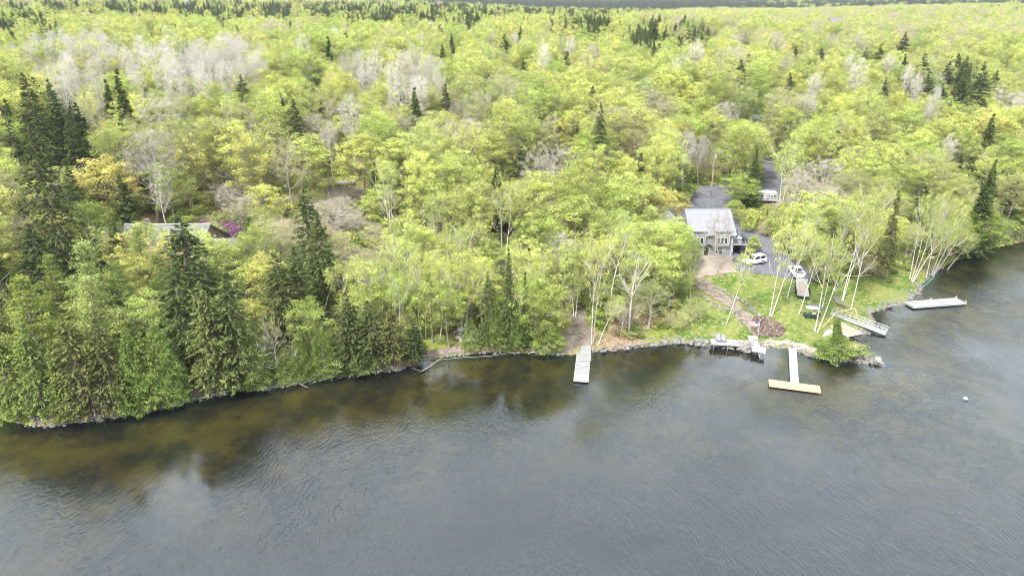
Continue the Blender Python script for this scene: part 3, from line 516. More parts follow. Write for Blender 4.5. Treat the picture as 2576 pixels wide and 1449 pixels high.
for px, py, H, W, c in [(390,240,20,13,'pale grey'),(820,240,17,12,'tan'),(1155,250,15,8,'pinkish grey'),(680,545,8,9,'tan'),(600,490,8,10,'pale grey'),(560,460,8,9,'pinkish grey'),(710,560,9,9,'tan'),(650,845,12,4,'olive green'),(1830,260,16,9,'pale grey'),(1275,140,12,8,'pinkish grey'),(2540,225,17,13,'silvery'),
   (1640,230,15,9,'pinkish grey'),(800,508,7,7,'pinkish grey'),(852,500,7,7,'pinkish grey'),(885,540,6,6,'pinkish grey'),(935,572,6,6,'tan'),(838,585,7,7,'tan'),(622,492,8,8,'tan'),(570,468,8,7,'pinkish grey'),(30,545,14,9,'tan'),(870,520,7,9,'pinkish grey'),(830,540,6,8,'pinkish grey'),(1410,370,14,12,'pale grey'),(1680,250,16,9,'tan'),(640,600,9,10,'olive green'),(2080,400,14,11,'pale grey'),(2150,430,14,10,'olive green'),(1640,700,10,9,'olive green'),(1600,330,15,10,'tan')]:
    top_tree('leafless_tree', px, py, H, W, c)
for px, py in [(70,112),(120,98),(160,130),(205,100),(250,130),(310,118),(330,160),(230,165),(180,172),(140,175),(420,118),(455,130),(480,110),(515,128),(545,118),(580,112),(605,135),(635,140),(560,150),(500,155),(440,160),(400,150),(640,120),(900,135),(915,165),(985,150),(1010,130),(1040,165),(1075,140),(1095,175),(1060,190),(875,245),(1000,185),(2055,178),(2135,140),(2160,150),(2235,135),(2290,165),(2310,185),(1370,112),(2360,215),(1750,105),(2030,230)]:
    top_tree('aspen_tree', px+random.uniform(-6,6), py+random.uniform(-5,5), random.uniform(20,23.5), random.uniform(5.5,7.5), random.choice(['silvery','silvery','pale grey']))
# --- flowering and low shrubs
for px, py, H, W, c, k in [(1175,822,3.4,4.2,'white','shrub'),(2500,520,3.5,3,'white','shrub'),(523,556,2.8,4.5,'purple','shrub'),(572,562,3.0,4.5,'purple','shrub'),(590,572,2.6,4,'purple','shrub'),(300,560,2.5,3,'purple','shrub'),(880,555,3.6,7,'pinkish grey','twiggy_shrub'),(925,560,3,6,'pinkish grey','twiggy_shrub'),
   (850,500,4,8,'pinkish grey','twiggy_shrub'),(810,510,4,8,'pinkish grey','twiggy_shrub'),(1990,500,4,9,'pinkish grey','twiggy_shrub'),(2030,520,4,7,'pinkish grey','twiggy_shrub'),(1950,560,3,6,'tan','twiggy_shrub'),(2150,880,2.4,3.6,'tan','twiggy_shrub'),(2140,872,2.2,3.6,'golden','shrub'),(2085,880,2.2,4,'mossy green','shrub'),(100,480,4,7,'pinkish grey','twiggy_shrub'),
   (640,880,3.4,5,'pale grey','twiggy_shrub'),(1890,610,2.6,3,'lime','shrub'),(1985,570,6,6,'lime','shrub'),(2050,560,6,6,'lime','shrub'),(1750,760,4,5,'olive green','twiggy_shrub'),(1700,790,3.5,5,'olive green','twiggy_shrub'),(830,900,3,4,'pale green','shrub'),(1900,598,3.2,3.2,'lime','shrub'),(2478,606,4,6,'mid green','shrub'),(2510,596,4.5,7,'fresh green','shrub'),(2548,588,4.5,7,'mossy green','shrub'),(2585,580,4,7,'mid green','shrub'),(2440,620,3.5,5,'mid green','shrub')]:
    top_tree(k, px, py, H, W, c)

# --- the places the photograph shows open: no random tree may stand on or in front of them
hp = ground_at(1838, 645); lp = ground_at(460, 690)
def in_house(x, y, m=0): return (hp.x-16-m < x < hp.x+4+m and hp.y-1.5-m < y < hp.y+12+m) or (lp.x-12.5-m < x < lp.x+11.6+m and lp.y-7-m < y < lp.y+14+m)
CLEAR = [[(1738,528),(1845,526),(1862,590),(1950,598),(1985,650),(2100,700),(2210,700),(2300,690),(2340,700),(2440,745),(2430,800),(2240,845),(2215,915),(1985,970),(1690,880),(1690,780),(1735,735)],
 [(1745,478),(1835,462),(1850,530),(1745,530)],[(1872,468),(1965,468),(1965,520),(1880,520)],[(1915,398),(1950,398),(1965,440),(1925,445)],[(842,455),(905,455),(905,482),(842,482)],[(372,545),(420,545),(425,572),(380,572)],[(556,574),(602,574),(602,600),(560,600)],[(530,655),(590,655),(590,690),(530,690)],
 [(1436,780),(1472,780),(1500,870),(1420,870)],[(862,480),(915,480),(915,500),(862,500)],[(1660,512),(1745,512),(1745,560),(1660,545)],[(1440,850),(1500,850),(1500,965),(1440,965)],[(1790,365),(1806,365),(1802,475),(1788,475)],[(2085,40),(2125,40),(2125,52),(2085,52)],[(1880,280),(1925,280),(1925,302),(1880,302)],[(1462,455),(1500,455),(1500,480),(1462,480)],[(430,1000),(585,968),(600,984),(440,1020)],[(640,963),(860,925),(865,945),(650,980)],[(1060,886),(1440,868),(1440,888),(1060,902)]]
def inpoly(px, py, poly):
    c = False; n = len(poly)
    for i in range(n):
        ax, ay = poly[i]; bx, by = poly[(i+1) % n]
        if (ay > py) != (by > py) and px < (bx-ax)*(py-ay)/(by-ay)+ax: c = not c
    return c
def blocked(x, y, z, H, W, bf=.3):
    for fx, fz in [(0,0),(0,.3),(0,.6),(0,.97),(-.75,.6),(.75,.6),(-.5,.85),(.5,.85),(-.4,.35),(.4,.35)]:
        px, py, _ = proj(x+fx*W/2, y, z+fz*H)
        for pl in CLEAR:
            if inpoly(px, py, pl): return True
    return False
def near_d(px, py, L):
    return any(((px-a)/rx)**2+((py-b)/ry)**2 < 1 for a, b, rx, ry in L)
ASP = [(200,130,190,55),(520,135,160,45),(1040,160,80,50),(905,160,50,40)]
SPR = [(1300,22,420,16),(500,14,520,12),(1480,62,70,40),(1640,85,50,40),(100,270,110,90),(1470,70,90,30),(1640,90,60,30),(1030,35,250,25),(60,60,110,30),(620,30,250,18),(2420,210,90,50),(2540,500,60,100),(60,620,120,120),(700,680,110,80),(450,720,130,110),(1270,740,90,90),(900,860,130,50),(200,900,330,120),(1750,90,60,30),(400,20,400,12),(1250,20,500,12)]
TAN = [(760,520,230,90),(1180,270,120,50),(100,500,120,60),(1640,280,120,60),(1420,380,100,40),(2100,60,500,60),(2080,440,120,80),(880,620,120,50),(1880,60,200,30)]
BIR = [(1180,600,330,110),(1080,700,260,120),(1540,650,170,120),(2080,560,140,110),(2330,520,170,110)]
cand = []
def scatter(y0, y1, spc, cap=1):
    y = y0
    while y < y1:
        hw = y*.80+25; x = -hw
        while x < hw:
            cand.append((x+random.uniform(-.42, .42)*spc, y+random.uniform(-.42, .42)*spc)); x += spc
        y += spc*.92
scatter(78, 320, 6.5); scatter(320, 620, 7.8); scatter(620, 1300, 12); scatter(1300, 2600, 21); scatter(2600, 5200, 34)
cand = np.array(cand); cs_ = sdist(cand[:, 0], cand[:, 1]); ch = hfun(cand[:, 0], cand[:, 1])
for t in TREES:
    if in_house(t['x'], t['y'], .8):
        if t['y'] > hp.y+6 or (t['x'] < 0 and t['y'] > lp.y+4): t['y'] = (hp.y+13.5 if t['x'] > 0 else lp.y+15.5)
        else: t['y'] = (hp.y-3 if t['x'] > 0 else lp.y-8.5)
        t['z'] = hz(t['x'], t['y'])
KP = []
for t in TREES:
    if t['kind'] in ('shrub', 'twiggy_shrub'): continue
    lx, ly, lz = (t['lean'] if t['lean'] is not None else (0, 0, 1))
    for f in ((.97, .8, .6) if t['kind'] != 'birch_tree' else (.95, .7, .45, .2)):
        KP.append(proj(t['x']+lx*t['H']*f, t['y'], t['z']+t['H']*f))
KP = np.array(KP)
def hides_key(x, y, z, H, W):
    px, py, zc = proj(x, y, z+H*.64); rx = W*.5/zc*FD; ry = H*.38/zc*FD
    return bool(((((KP[:, 0]-px)/rx)**2+((KP[:, 1]-py)/ry)**2 < .9) & (KP[:, 2] > zc+1)).any())
keyxy = np.array([(t['x'], t['y']) for t in TREES]); keyr = np.array([t['W']*.36 for t in TREES])
for (x, y), s, z in zip(cand, cs_, ch):
    if s < 2.2 or in_house(x, y, 1.5): continue
    D = math.hypot(x, y); u = random.random()
    if D < 330 and (np.hypot(keyxy[:, 0]-x, keyxy[:, 1]-y) < keyr+1.6).any(): continue
    H = random.uniform(14.5, 22); tx, ty, zc = proj(x, y, z+H*.9)
    if abs(tx-1288) > 1500: continue
    far = D > 1900
    if near_d(tx, ty, ASP): k = 'aspen_tree' if u < .6 else 'maple_tree'
    elif near_d(tx, ty, SPR): k = 'spruce_tree' if u < .8 else 'maple_tree'
    elif near_d(tx, ty, TAN): k = 'leafless_tree' if u < .38 else 'maple_tree'
    elif near_d(tx, ty, BIR): k = 'birch_tree' if u < .42 else 'maple_tree'
    else: k = 'maple_tree' if u < .80 else 'leafless_tree' if u < .87 else 'birch_tree' if u < .94 else 'spruce_tree' if u < .975 else 'aspen_tree'
    if far: k = 'spruce_tree' if (u < .93 or abs(x/y) < .3) else 'maple_tree'
    elif ty < 14 and x/y < .45 and u < .5: k = 'spruce_tree'
    v = random.random()
    if k == 'maple_tree': c = 'yellow-green' if v < .38 else 'lime' if v < .72 else 'fresh green' if v < .86 else 'olive green' if v < .97 else 'golden'
    elif k == 'birch_tree': c = 'lime' if v < .6 else 'yellow-green'
    elif k == 'aspen_tree': c = 'silvery' if v < .6 else 'pale grey'
    elif k == 'leafless_tree': c = 'tan' if v < .4 else 'pinkish grey' if v < .65 else 'olive green'
    else: c = 'dark green' if v < .7 else 'blackish green'
    if k == 'spruce_tree': H = random.uniform(15, 22); W = H*random.uniform(.46, .6)
    elif k == 'aspen_tree': W = random.uniform(5, 7)
    elif k == 'birch_tree': W = random.uniform(6, 9)
    elif D < 270: H = random.uniform(16, 22.5); W = H*random.uniform(.46, .74)
    else: W = H*random.uniform(.4, .68)
    if s < 12: H *= .62; W *= .72
    elif s < 35: H *= .82; W *= .85
    if far: H *= 1.3; W *= 2.2
    elif D > 1300: W *= 1.5
    if D < 700 and (blocked(x, y, z, H, W) or hides_key(x, y, z, H, W)):
        ok = False
        for f in (.85, .68, .5, .33):
            if not blocked(x, y, z, H*f, W*f) and not hides_key(x, y, z, H*f, W*f): H *= f; W *= min(1, f*1.25); ok = True; break
        if not ok: continue
        if H < 6.5 and k == 'maple_tree': k = 'shrub'
    if near_d(tx, ty+35, [(880,560,95,80)]) and u < .75: k = 'leafless_tree'; H = random.uniform(5, 8); W = random.uniform(5, 8); c = 'tan' if v < .6 else 'pinkish grey'
    P = PROTO[k]; vv_ = random.randrange(len(P))
    TREES.append(dict(kind=k, x=x, y=y, z=z, H=H, W=W, col=c, var=vv_, sz=H/P[vv_][3], sx=(W/2)/P[vv_][4], lean=None, rz=random.uniform(0, 6.28), key=False, label=None, far=far))
# --- which trees are objects of their own: the named ones and the largest in view
for t in TREES:
    px, py, zc = proj(t['x'], t['y'], t['z']+t['H']*.7); t['px'], t['py'], t['zc'] = px, py, zc
    t['vis'] = -60 < px < 2636 and -30 < py < 1480; t['size'] = (t['H']*t['W'])**.5/zc*FD
CAP = {'maple_tree': 300, 'birch_tree': 200, 'aspen_tree': 180, 'leafless_tree': 180, 'spruce_tree': 290, 'shrub': 160}
own = []; rest = []
for k in PROTO:
    L = sorted([t for t in TREES if t['kind'] == k], key=lambda t: (not t['key'], not t['vis'], -t['size'])); n = CAP.get(k, 300)
    keep = [t for i, t in enumerate(L) if i < n and t['vis']]; ids = {id(t) for t in keep}; own += keep; rest += [t for t in L if id(t) not in ids]
# --- labels
MARKS = [(1790,590,'the grey house'),(1915,495,'the camper'),(460,590,'the shingled cottage'),(873,467,'the propane tank'),(1797,420,'the utility pole'),(1465,900,'the plank dock'),(2350,760,'the moored float'),(2108,850,'the stone spit'),(1850,860,'the shore deck'),
 (60,300,'the dark spruce clump'),(520,150,'the silvery aspens'),(1045,170,'the smaller aspen stand'),(1470,70,'the dark ridge spruces'),(2430,210,'the lakeside spruce group'),(905,560,'the brush pile'),(1900,295,'the hidden turquoise roof'),(200,980,'the lakeside cedars'),(620,960,'the driftwood bank'),(2015,740,'the flatbed trailer'),(2480,620,'the far bend of shore'),
 (120,60,'the upper left corner'),(900,60,'the upper tree line'),(2105,48,'the distant grey roof'),(2500,60,'the upper right corner'),(1310,400,'the lone wide spruce'),(1180,840,'the white blossom'),(1750,260,'the round green maple pair'),(1480,468,'the small hidden roof'),(2000,300,'the hidden road')]
ORD = ['leftmost','second from left','third from left','fourth from left','fifth from left','sixth from left','seventh from left','eighth from left','ninth from left','tenth from left','eleventh from left','twelfth from left']
cells = {}
for t in own:
    if t['label']: continue
    px, py = t['px'], t['py']; mk = min(MARKS, key=lambda m: math.hypot(px-m[0], (py-m[1])*1.5)); dx, dy = px-mk[0], (py-mk[1])*1.4
    if math.hypot(dx, dy) < 45: w_ = 'beside'
    elif abs(dx) > 1.8*abs(dy): w_ = 'left of' if dx < 0 else 'right of'
    elif abs(dy) > 1.8*abs(dx): w_ = 'above' if dy < 0 else 'below'
    else: w_ = ('up' if dy < 0 else 'down')+('-left of' if dx < 0 else '-right of')
    rr_ = math.hypot(dx, dy); dist_ = '' if rr_ < 110 else 'well ' if rr_ < 190 else 'far '
    if w_ == 'beside': dist_ = ''
    shp = {'maple_tree': 'round-crowned', 'birch_tree': 'white-trunked', 'aspen_tree': 'slender', 'leafless_tree': 'thinly leafed', 'spruce_tree': 'pointed', 'pine_tree': 'plumed', 'cedar_tree': 'dense', 'shrub': 'low', 'twiggy_shrub': 'twiggy', 'dead_tree': 'leafless'}[t['kind']]
    noun = {'leafless_tree': 'tree', 'twiggy_shrub': 'bush', 'shrub': 'shrub', 'dead_tree': 'snag'}.get(t['kind'], t['kind'].split('_')[0])
    if t['kind'] in ('maple_tree', 'spruce_tree'): shp = ('broad ' if t['W'] > 11 or (t['kind'] == 'spruce_tree' and t['W'] > 8) else 'small ' if t['H'] < 12.5 else 'tall ' if t['H'] > 17.5 else '')+shp
    t['phrase'] = f"{shp} {t['col']} {noun} {dist_}{w_} {mk[2]}"; cells.setdefault(t['phrase'], []).append(t)
for ph, L in cells.items():
    L.sort(key=lambda t: t['px'])
    for i, t in enumerate(L):
        if len(L) == 1: t['label'] = ph
        elif len(L) == 2: t['label'] = ph+(', the left one' if i == 0 else ', the right one')
        else: t['label'] = ph+', '+(ORD[i] if i < 6 or i >= len(L) else 'rightmost' if i == len(L)-1 else ORD[min(i, 11)])
GRP = {k: {'maple_tree': 'broadleaf trees in fresh leaf', 'birch_tree': 'white birches', 'aspen_tree': 'pale aspens', 'leafless_tree': 'trees in bud', 'dead_tree': 'dead snags', 'spruce_tree': 'dark spruces', 'pine_tree': 'white pines', 'cedar_tree': 'lakeside cedars', 'shrub': 'shrubs', 'twiggy_shrub': 'twiggy bushes'}[k] for k in PROTO}
own.sort(key=lambda t: t['zc'])
for i, t in enumerate(own):
    k_ = random.uniform(.8, 1.12)
    a, b, c, h0, r0 = PROTO[t['kind']][t['var']]; col = (*[min(1, ch_*k_) for ch_ in PAL[t['col']]], 1)
    rot = Euler((0, 0, t['rz'])).to_quaternion()
    if t['lean'] is not None: rot = Vector((0, 0, 1)).rotation_difference(t['lean']) @ rot
    if i < 520:
        root = bpy.data.objects.new(t['kind'], None); C.objects.link(root); root.empty_display_size = .5
        for nm, md in (('trunk', a), ('crown', b)):
            o = bpy.data.objects.new(nm, md); C.objects.link(o); o.parent = root; o.color = col
    else:
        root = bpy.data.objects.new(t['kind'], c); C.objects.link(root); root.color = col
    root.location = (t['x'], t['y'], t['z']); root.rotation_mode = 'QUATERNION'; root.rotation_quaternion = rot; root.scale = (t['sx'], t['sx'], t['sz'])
    tag(root, t['label'], CAT[t['kind']], GRP[t['kind']])

def fixed_colour(m, cc):
    k = m.name+'_%02x%02x%02x' % tuple(int(c*255) for c in cc)
    if k not in MATS:
        n = m.copy(); n.name = k; nt = n.node_tree; oi = [x for x in nt.nodes if x.type == 'OBJECT_INFO'][0]; hs = [x for x in nt.nodes if x.type == 'HUE_SAT'][0]
        for l in list(nt.links):
            if l.to_node == hs and l.to_socket.name == 'Color': nt.links.remove(l)
        hs.inputs['Color'].default_value = (*cc, 1); MATS[k] = n
    return MATS[k]
# --- everything nobody would count: instanced masses
def mass(name, label, src, pts, colours=None):
    """one object of kind stuff; pts rows: x,y,z,rot,scale_xy,scale_z,index"""
    if not len(pts): return
    col = bpy.data.collections.new(name+'_sources')
    for i, (m, cc) in enumerate(src):
        o = bpy.data.objects.new('%s_source_%03d' % (name, i), m); col.objects.link(o)
        o.material_slots[1].link = 'OBJECT'; o.material_slots[1].material = fixed_colour(m.materials[1], cc)
    pts = np.array(pts, float); me = bpy.data.meshes.new(name); me.vertices.add(len(pts)); me.vertices.foreach_set('co', pts[:, :3].astype(np.float32).ravel())
    for nm, ci in (('rot', 3), ('sx', 4), ('sz', 5)): me.attributes.new(nm, 'FLOAT', 'POINT').data.foreach_set('value', pts[:, ci].astype(np.float32))
    me.attributes.new('pick', 'INT', 'POINT').data.foreach_set('value', pts[:, 6].astype(np.int32)); me.update()
    o = bpy.data.objects.new(name, me); C.objects.link(o); ng = bpy.data.node_groups.new(name, 'GeometryNodeTree'); L = ng.links.new
    ng.interface.new_socket('Geometry', in_out='INPUT', socket_type='NodeSocketGeometry'); ng.interface.new_socket('Geometry', in_out='OUTPUT', socket_type='NodeSocketGeometry')
    gi = ng.nodes.new('NodeGroupInput'); go = ng.nodes.new('NodeGroupOutput'); ip = ng.nodes.new('GeometryNodeInstanceOnPoints'); ci = ng.nodes.new('GeometryNodeCollectionInfo')
    ci.inputs['Collection'].default_value = col; ci.inputs['Separate Children'].default_value = True; ci.inputs['Reset Children'].default_value = True
    def attr(nm, ty='FLOAT'):
        n = ng.nodes.new('GeometryNodeInputNamedAttribute'); n.data_type = ty; n.inputs['Name'].default_value = nm; return n.outputs['Attribute']
    cr_ = ng.nodes.new('ShaderNodeCombineXYZ'); L(attr('rot'), cr_.inputs['Z']); cs2 = ng.nodes.new('ShaderNodeCombineXYZ'); s_ = attr('sx'); L(s_, cs2.inputs['X']); L(s_, cs2.inputs['Y']); L(attr('sz'), cs2.inputs['Z'])
    L(gi.outputs[0], ip.inputs['Points']); L(ci.outputs[0], ip.inputs['Instance']); ip.inputs['Pick Instance'].default_value = True; L(attr('pick', 'INT'), ip.inputs['Instance Index'])
    L(cr_.outputs[0], ip.inputs['Rotation']); L(cs2.outputs[0], ip.inputs['Scale']); L(ip.outputs[0], go.inputs[0])
    md = o.modifiers.new('scatter', 'NODES'); md.node_group = ng; return tag(o, label, kind='stuff')
for nm, kinds, label in (('distant_broadleaf_forest', ('maple_tree','birch_tree','aspen_tree','leafless_tree','shrub','twiggy_shrub','dead_tree'), 'mass of pale green spring trees running back to the horizon'), ('distant_conifer_forest', ('spruce_tree','pine_tree','cedar_tree'), 'dark and bluish evergreen forest reaching the far ridge')):
    src = []; key_ = {}; rows = []
    for t in rest:
        if t['kind'] in kinds:
            if not (-1500 < t['px'] < 4000): continue
            kk = (t['kind'], t['var'], t['col'])
            if kk not in key_: key_[kk] = len(src); src.append((PROTO[t['kind']][t['var']][2], PAL[t['col']]))
            rows.append((t['x'], t['y'], t['z'], t['rz'], t['sx'], t['sz'], key_[kk]))
    mass(nm, label, src, rows)
# undergrowth
rows = []; src = [(PROTO['shrub'][i][2], PAL[c]) for i, c in ((0,'fresh green'),(1,'lime'),(2,'mid green'),(3,'yellow-green'),(4,'mossy green'),(0,'olive green'))] + [(PROTO['twiggy_shrub'][0][2], PAL['tan']), (PROTO['twiggy_shrub'][1][2], PAL['olive green'])]
n = 9000; ux = []; uy = []
while len(ux) < n:
    y = 78+random.random()**1.2*260; x = random.uniform(-.8*y-20, .8*y+20); ux.append(x); uy.append(y)
ux = np.array(ux); uy = np.array(uy); us = sdist(ux, uy); uz = hfun(ux, uy)
for x, y, s, z in zip(ux, uy, us, uz):
    if s < 1.2 or in_house(x, y, 1): continue
    sc = random.uniform(.35, 1.25) if s > 5 else random.uniform(.2, .5)
    if blocked(x, y, z, 3.4*sc, 3.6*sc): continue
    rows.append((x, y, z, random.uniform(0, 6.28), sc*1.2, sc, random.randrange(len(src))))
mass('undergrowth', 'low green and tan undergrowth between the tree trunks', src, rows)
print('trees', len(TREES), 'own', len(own), 'rest', len(rest), 'under', len(rows))
# ================================================================== built things
white_m = mat('white_paint', (.62,.62,.61), .5, noise=(3,.2), alt=(.50,.50,.49)); glass_m = mat('window_glass', (.02,.025,.03), .08, spec=.8); black_m = mat('black_rubber', (.02,.02,.02), .7)
steel_m = mat('galvanised_metal', (.62,.63,.64), .4, .6, noise=(4,.2), alt=(.5,.5,.5)); siding_m = plank_mat('grey_siding', (.30,.31,.33), (.25,.26,.28), .2, 2, True, .7); roof_m = mat('pale_metal_roof', (.33,.33,.36), .5, .1, noise=(.8,.25), alt=(.27,.27,.30))
shingle_m = mat('grey_shingles', (.22,.22,.225), .9, noise=(1.4,.2), alt=(.15,.155,.155), bump=(6,.02)); door_m = mat('dark_wood_door', (.07,.045,.035), .5); dock_m = plank_mat('weathered_dock_boards', (.46,.46,.45), (.24,.245,.24), .15, 0)
dockl_m = plank_mat('lengthwise_dock_boards', (.48,.48,.47), (.33,.34,.34), .24, 1); tan_m = plank_mat('new_pine_boards', (.47,.385,.27), (.38,.30,.21), .45, 1); cream_m = plank_mat('cream_boards', (.54,.49,.41), (.42,.37,.31), .16, 1)
lumber_m = mat('pine_lumber', (.70,.55,.34), .7, noise=(3,.2), alt=(.55,.42,.26)); rock_m = mat('granite', (.30,.285,.27), .9, noise=(2.2,.16), alt=(.13,.12,.11), bump=(5,.05)); palerock_m = mat('pale_granite', (.34,.325,.30), .9, noise=(2.5,.15), alt=(.18,.17,.155), bump=(5,.05))
drift_m = mat('driftwood', (.42,.38,.33), .9, noise=(3,.2), alt=(.36,.31,.27)); carw_m = mat('white_car_paint', (.80,.81,.82), .25); tyre_m = black_m; green_m = mat('dark_green_plastic', (.015,.06,.045), .4); navy_m = mat('dark_blue_paint', (.02,.03,.07), .3); red_m = mat('red_lamp', (.5,.03,.02), .3)
chair_m = mat('lavender_grey_plastic', (.34,.33,.39), .6); teal_m = mat('pale_turquoise', (.36,.55,.50), .5); pink_m = plank_mat('weathered_pink_boards', (.60,.44,.38), (.48,.36,.32), .2, 1); tarp_m = mat('dark_grey_tarp', (.12,.115,.13), .8, noise=(1.5,.2), alt=(.17,.16,.18))
stone_m = mat('brown_stone_veneer', (.34,.26,.22), .9, noise=(3,.15), alt=(.22,.19,.18))

def window(parent, x0, x1, z0, z1, y, mull=0, axis='y', hb=0):
    """a framed window on a wall that faces -y (or the given x when axis is x)"""
    f = MB(); t = .09; d = .07
    def bx(a0, a1, b0, b1, dep, oy=0):
        c = ((a0+a1)/2, y-dep/2+oy, (b0+b1)/2); s = (a1-a0, dep, b1-b0)
        if axis == 'x': c = (y+dep/2-oy, (a0+a1)/2, (b0+b1)/2); s = (dep, a1-a0, b1-b0)
        return c, s
    for a in ((x0, x1, z1-t, z1), (x0, x1, z0, z0+t), (x0, x0+t, z0+t, z1-t), (x1-t, x1, z0+t, z1-t)): f.box(*bx(*a, d))
    for i in range(mull): xm = x0+(x1-x0)*(i+1)/(mull+1); f.box(*bx(xm-.035, xm+.035, z0+t, z1-t, d*.9))
    for i in range(hb): zm = z0+(z1-z0)*(i+1)/(hb+1); f.box(*bx(x0+t, x1-t, zm-.03, zm+.03, d*.8))
    w_ = f.build('window', white_m, parent); g_ = MB(); g_.box(*bx(x0+t, x1-t, z0+t, z1-t, .03, 0)); g_.build('pane', glass_m, w_); return w_

# ---- the two storey house
H1 = empty('lakeside_house', (hp.x, hp.y, hp.z), label='two-storey grey house with pale metal roof beside the gravel driveway', cat='house')
MB().prism([(0,-1.5),(0,5.1),(5.65,8.49),(11.3,5.1),(11.3,-1.5)], -9.2, 0, 'x').build('wall', siding_m, H1)
r_ = MB()
for sgn in (0, 1):
    pr = [(-.55,4.82),(-.55,5.0),(5.65,8.72),(5.65,8.54)] if sgn == 0 else [(11.85,4.82),(11.85,5.0),(5.65,8.72),(5.65,8.54)]
    r_.prism(pr, -9.25, .55, 'x')
for i in range(22):
    x = -9.0+i*.43; r_.bar((x, -.5, 5.05), (x, 5.6, 8.71), .03, .05)
r_.bar((-9.3, 5.65, 8.72), (.55, 5.65, 8.72), .3, .06); roof1 = r_.build('roof', roof_m, H1)
tr = MB(); tr.box((-.05,-.03,1.9), (.2,.1,6.2)); tr.box((-4.6,-.58,4.86), (10.2,.08,.22)); tr.box((.53,2.55,6.72), (.07,7.3,.24), rx=math.atan(.6)); tr.build('trim', white_m, H1)
for x0, x1 in ((-8.85,-5.95), (-3.8,-.9)):
    MB().prism([(-.62,2.6),(-.62,5.72),(2.3,6.4),(2.3,5.3),(.2,2.6)], x0, x1, 'x').build('bay', siding_m, H1)
    MB().prism([(-.95,5.66),(-.95,5.8),(2.7,6.78),(2.7,6.64)], x0-.25, x1+.25, 'x').build('bay_roof', roof_m, H1)
    t_ = MB()
    for x in (x0, x1): t_.box((x, -.64, 4.15), (.16, .1, 3.1))
    t_.box(((x0+x1)/2, -.645, 2.62), (x1-x0+.2, .1, .14)); t_.box(((x0+x1)/2, -.66, 5.62), (x1-x0+.2, .1, .16)); t_.build('bay_trim', white_m, H1)
    n = 3; w1 = .66
    for k in range(3):
        xc = (x0+x1)/2+(k-1)*.78; window(H1, xc-.33, xc+.33, 3.0, 4.35, -.63); window(H1, xc-.33, xc+.33, 4.5, 5.05, -.63, 1, hb=1)
window(H1, -8.7, -7.1, .45, 2.05, -.01, 1); window(H1, -3.45, -1.85, .45, 2.05, -.01, 1); window(H1, -5.1, -4.6, 3.7, 4.5, -.01)
d_ = MB().box((-5.3,-.06,1.0), (.95,.08,2.1)).build('door', door_m, H1); MB().box((-4.95,-.13,1.0), (.05,.08,.18)).build('handle', steel_m, d_); MB().box((-5.3,-.11,1.35), (.5,.03,.9)).build('door_glass', glass_m, d_)
df_ = MB(); df_.box((-5.86,-.05,1.1), (.12,.12,2.3)); df_.box((-4.74,-.05,1.1), (.12,.12,2.3)); df_.box((-5.3,-.05,2.2), (1.25,.12,.12)); df_.build('door_frame', white_m, H1)
hd = MB()
for s in (-1, 1): hd.prism([(-5.3, 3.3), (-5.3, 3.16), (-5.3+s*1.15, 2.32), (-5.3+s*1.15, 2.46)], -1.2, 0, 'y')
hd.build('porch_hood', shingle_m, H1); hb_ = MB()
for s in (-1, 1): hb_.bar((-5.3+s*.85, 0, 1.9), (-5.3+s*.85, -1.0, 2.5), .1); hb_.bar((-5.3+s*.85, -1.05, 2.5), (-5.3+s*.85, 0, 2.5), .1)
hb_.build('hood_bracket', door_m, H1)
# wing with the front gable
MB().prism([(-15.8,-1.5),(-15.8,4.3),(-12.3,7.8),(-8.8,4.3),(-8.8,-1.5)], -.9, 9, 'y').build('wing_wall', siding_m, H1)
wr = MB()
for s in (-1, 1): wr.prism([(-12.3,8.1),(-12.3,7.9),(-12.3+s*4.0,3.95),(-12.3+s*4.0,4.15)], -1.4, 9.3, 'y')
wr.build('wing_roof', roof_m, H1); wt_ = MB()
for s in (-1, 1): wt_.bar((-12.3,-1.43,7.98), (-12.3+s*4.0,-1.43,4.03), .08, .3)
wt_.build('rake_board', white_m, H1)
window(H1, -12.3, -11.3, 5.3, 6.2, -.92, 1); window(H1, -11.0, -9.8, 2.8, 4.2, -.92, 1, hb=1); window(H1, -14.4, -13.2, 2.8, 4.2, -.92, 1, hb=1); window(H1, -11.2, -9.6, .4, 1.9, -.92, 1); window(H1, -9.6, -9.15, 2.8, 4.2, -.92)
dk = MB(); dk.box((1.75,2.6,2.5), (3.3,5.0,.22)); dk.build('deck', dock_m, H1); dp = MB()
for x, y in ((3.2,.3),(3.2,4.9),(.3,.3),(3.2,2.6)): dp.box((x,y,.7), (.15,.15,3.6))
dp.build('deck_post', white_m, H1); rl = MB()
for z in (3.55, 2.8): rl.bar((.1,.15,z), (3.35,.15,z), .06); rl.bar((3.35,.15,z), (3.35,5.05,z), .06)
for i in range(14): rl.box((.2+i*.24,.15,3.15), (.03,.03,.8))
for i in range(20): rl.box((3.35,.3+i*.25,3.15), (.03,.03,.8))
rl.build('railing', black_m, H1); st_ = MB()
for i in range(11): st_.box((3.7+i*.27, 4.4, 2.35-i*.22), (.3, 1.2, .06))
st_.bar((3.5,3.8,2.4),(6.6,3.8,-.1),.06,.25); st_.bar((3.5,5.0,2.4),(6.6,5.0,-.1),.06,.25); st_.build('stair', dock_m, H1)

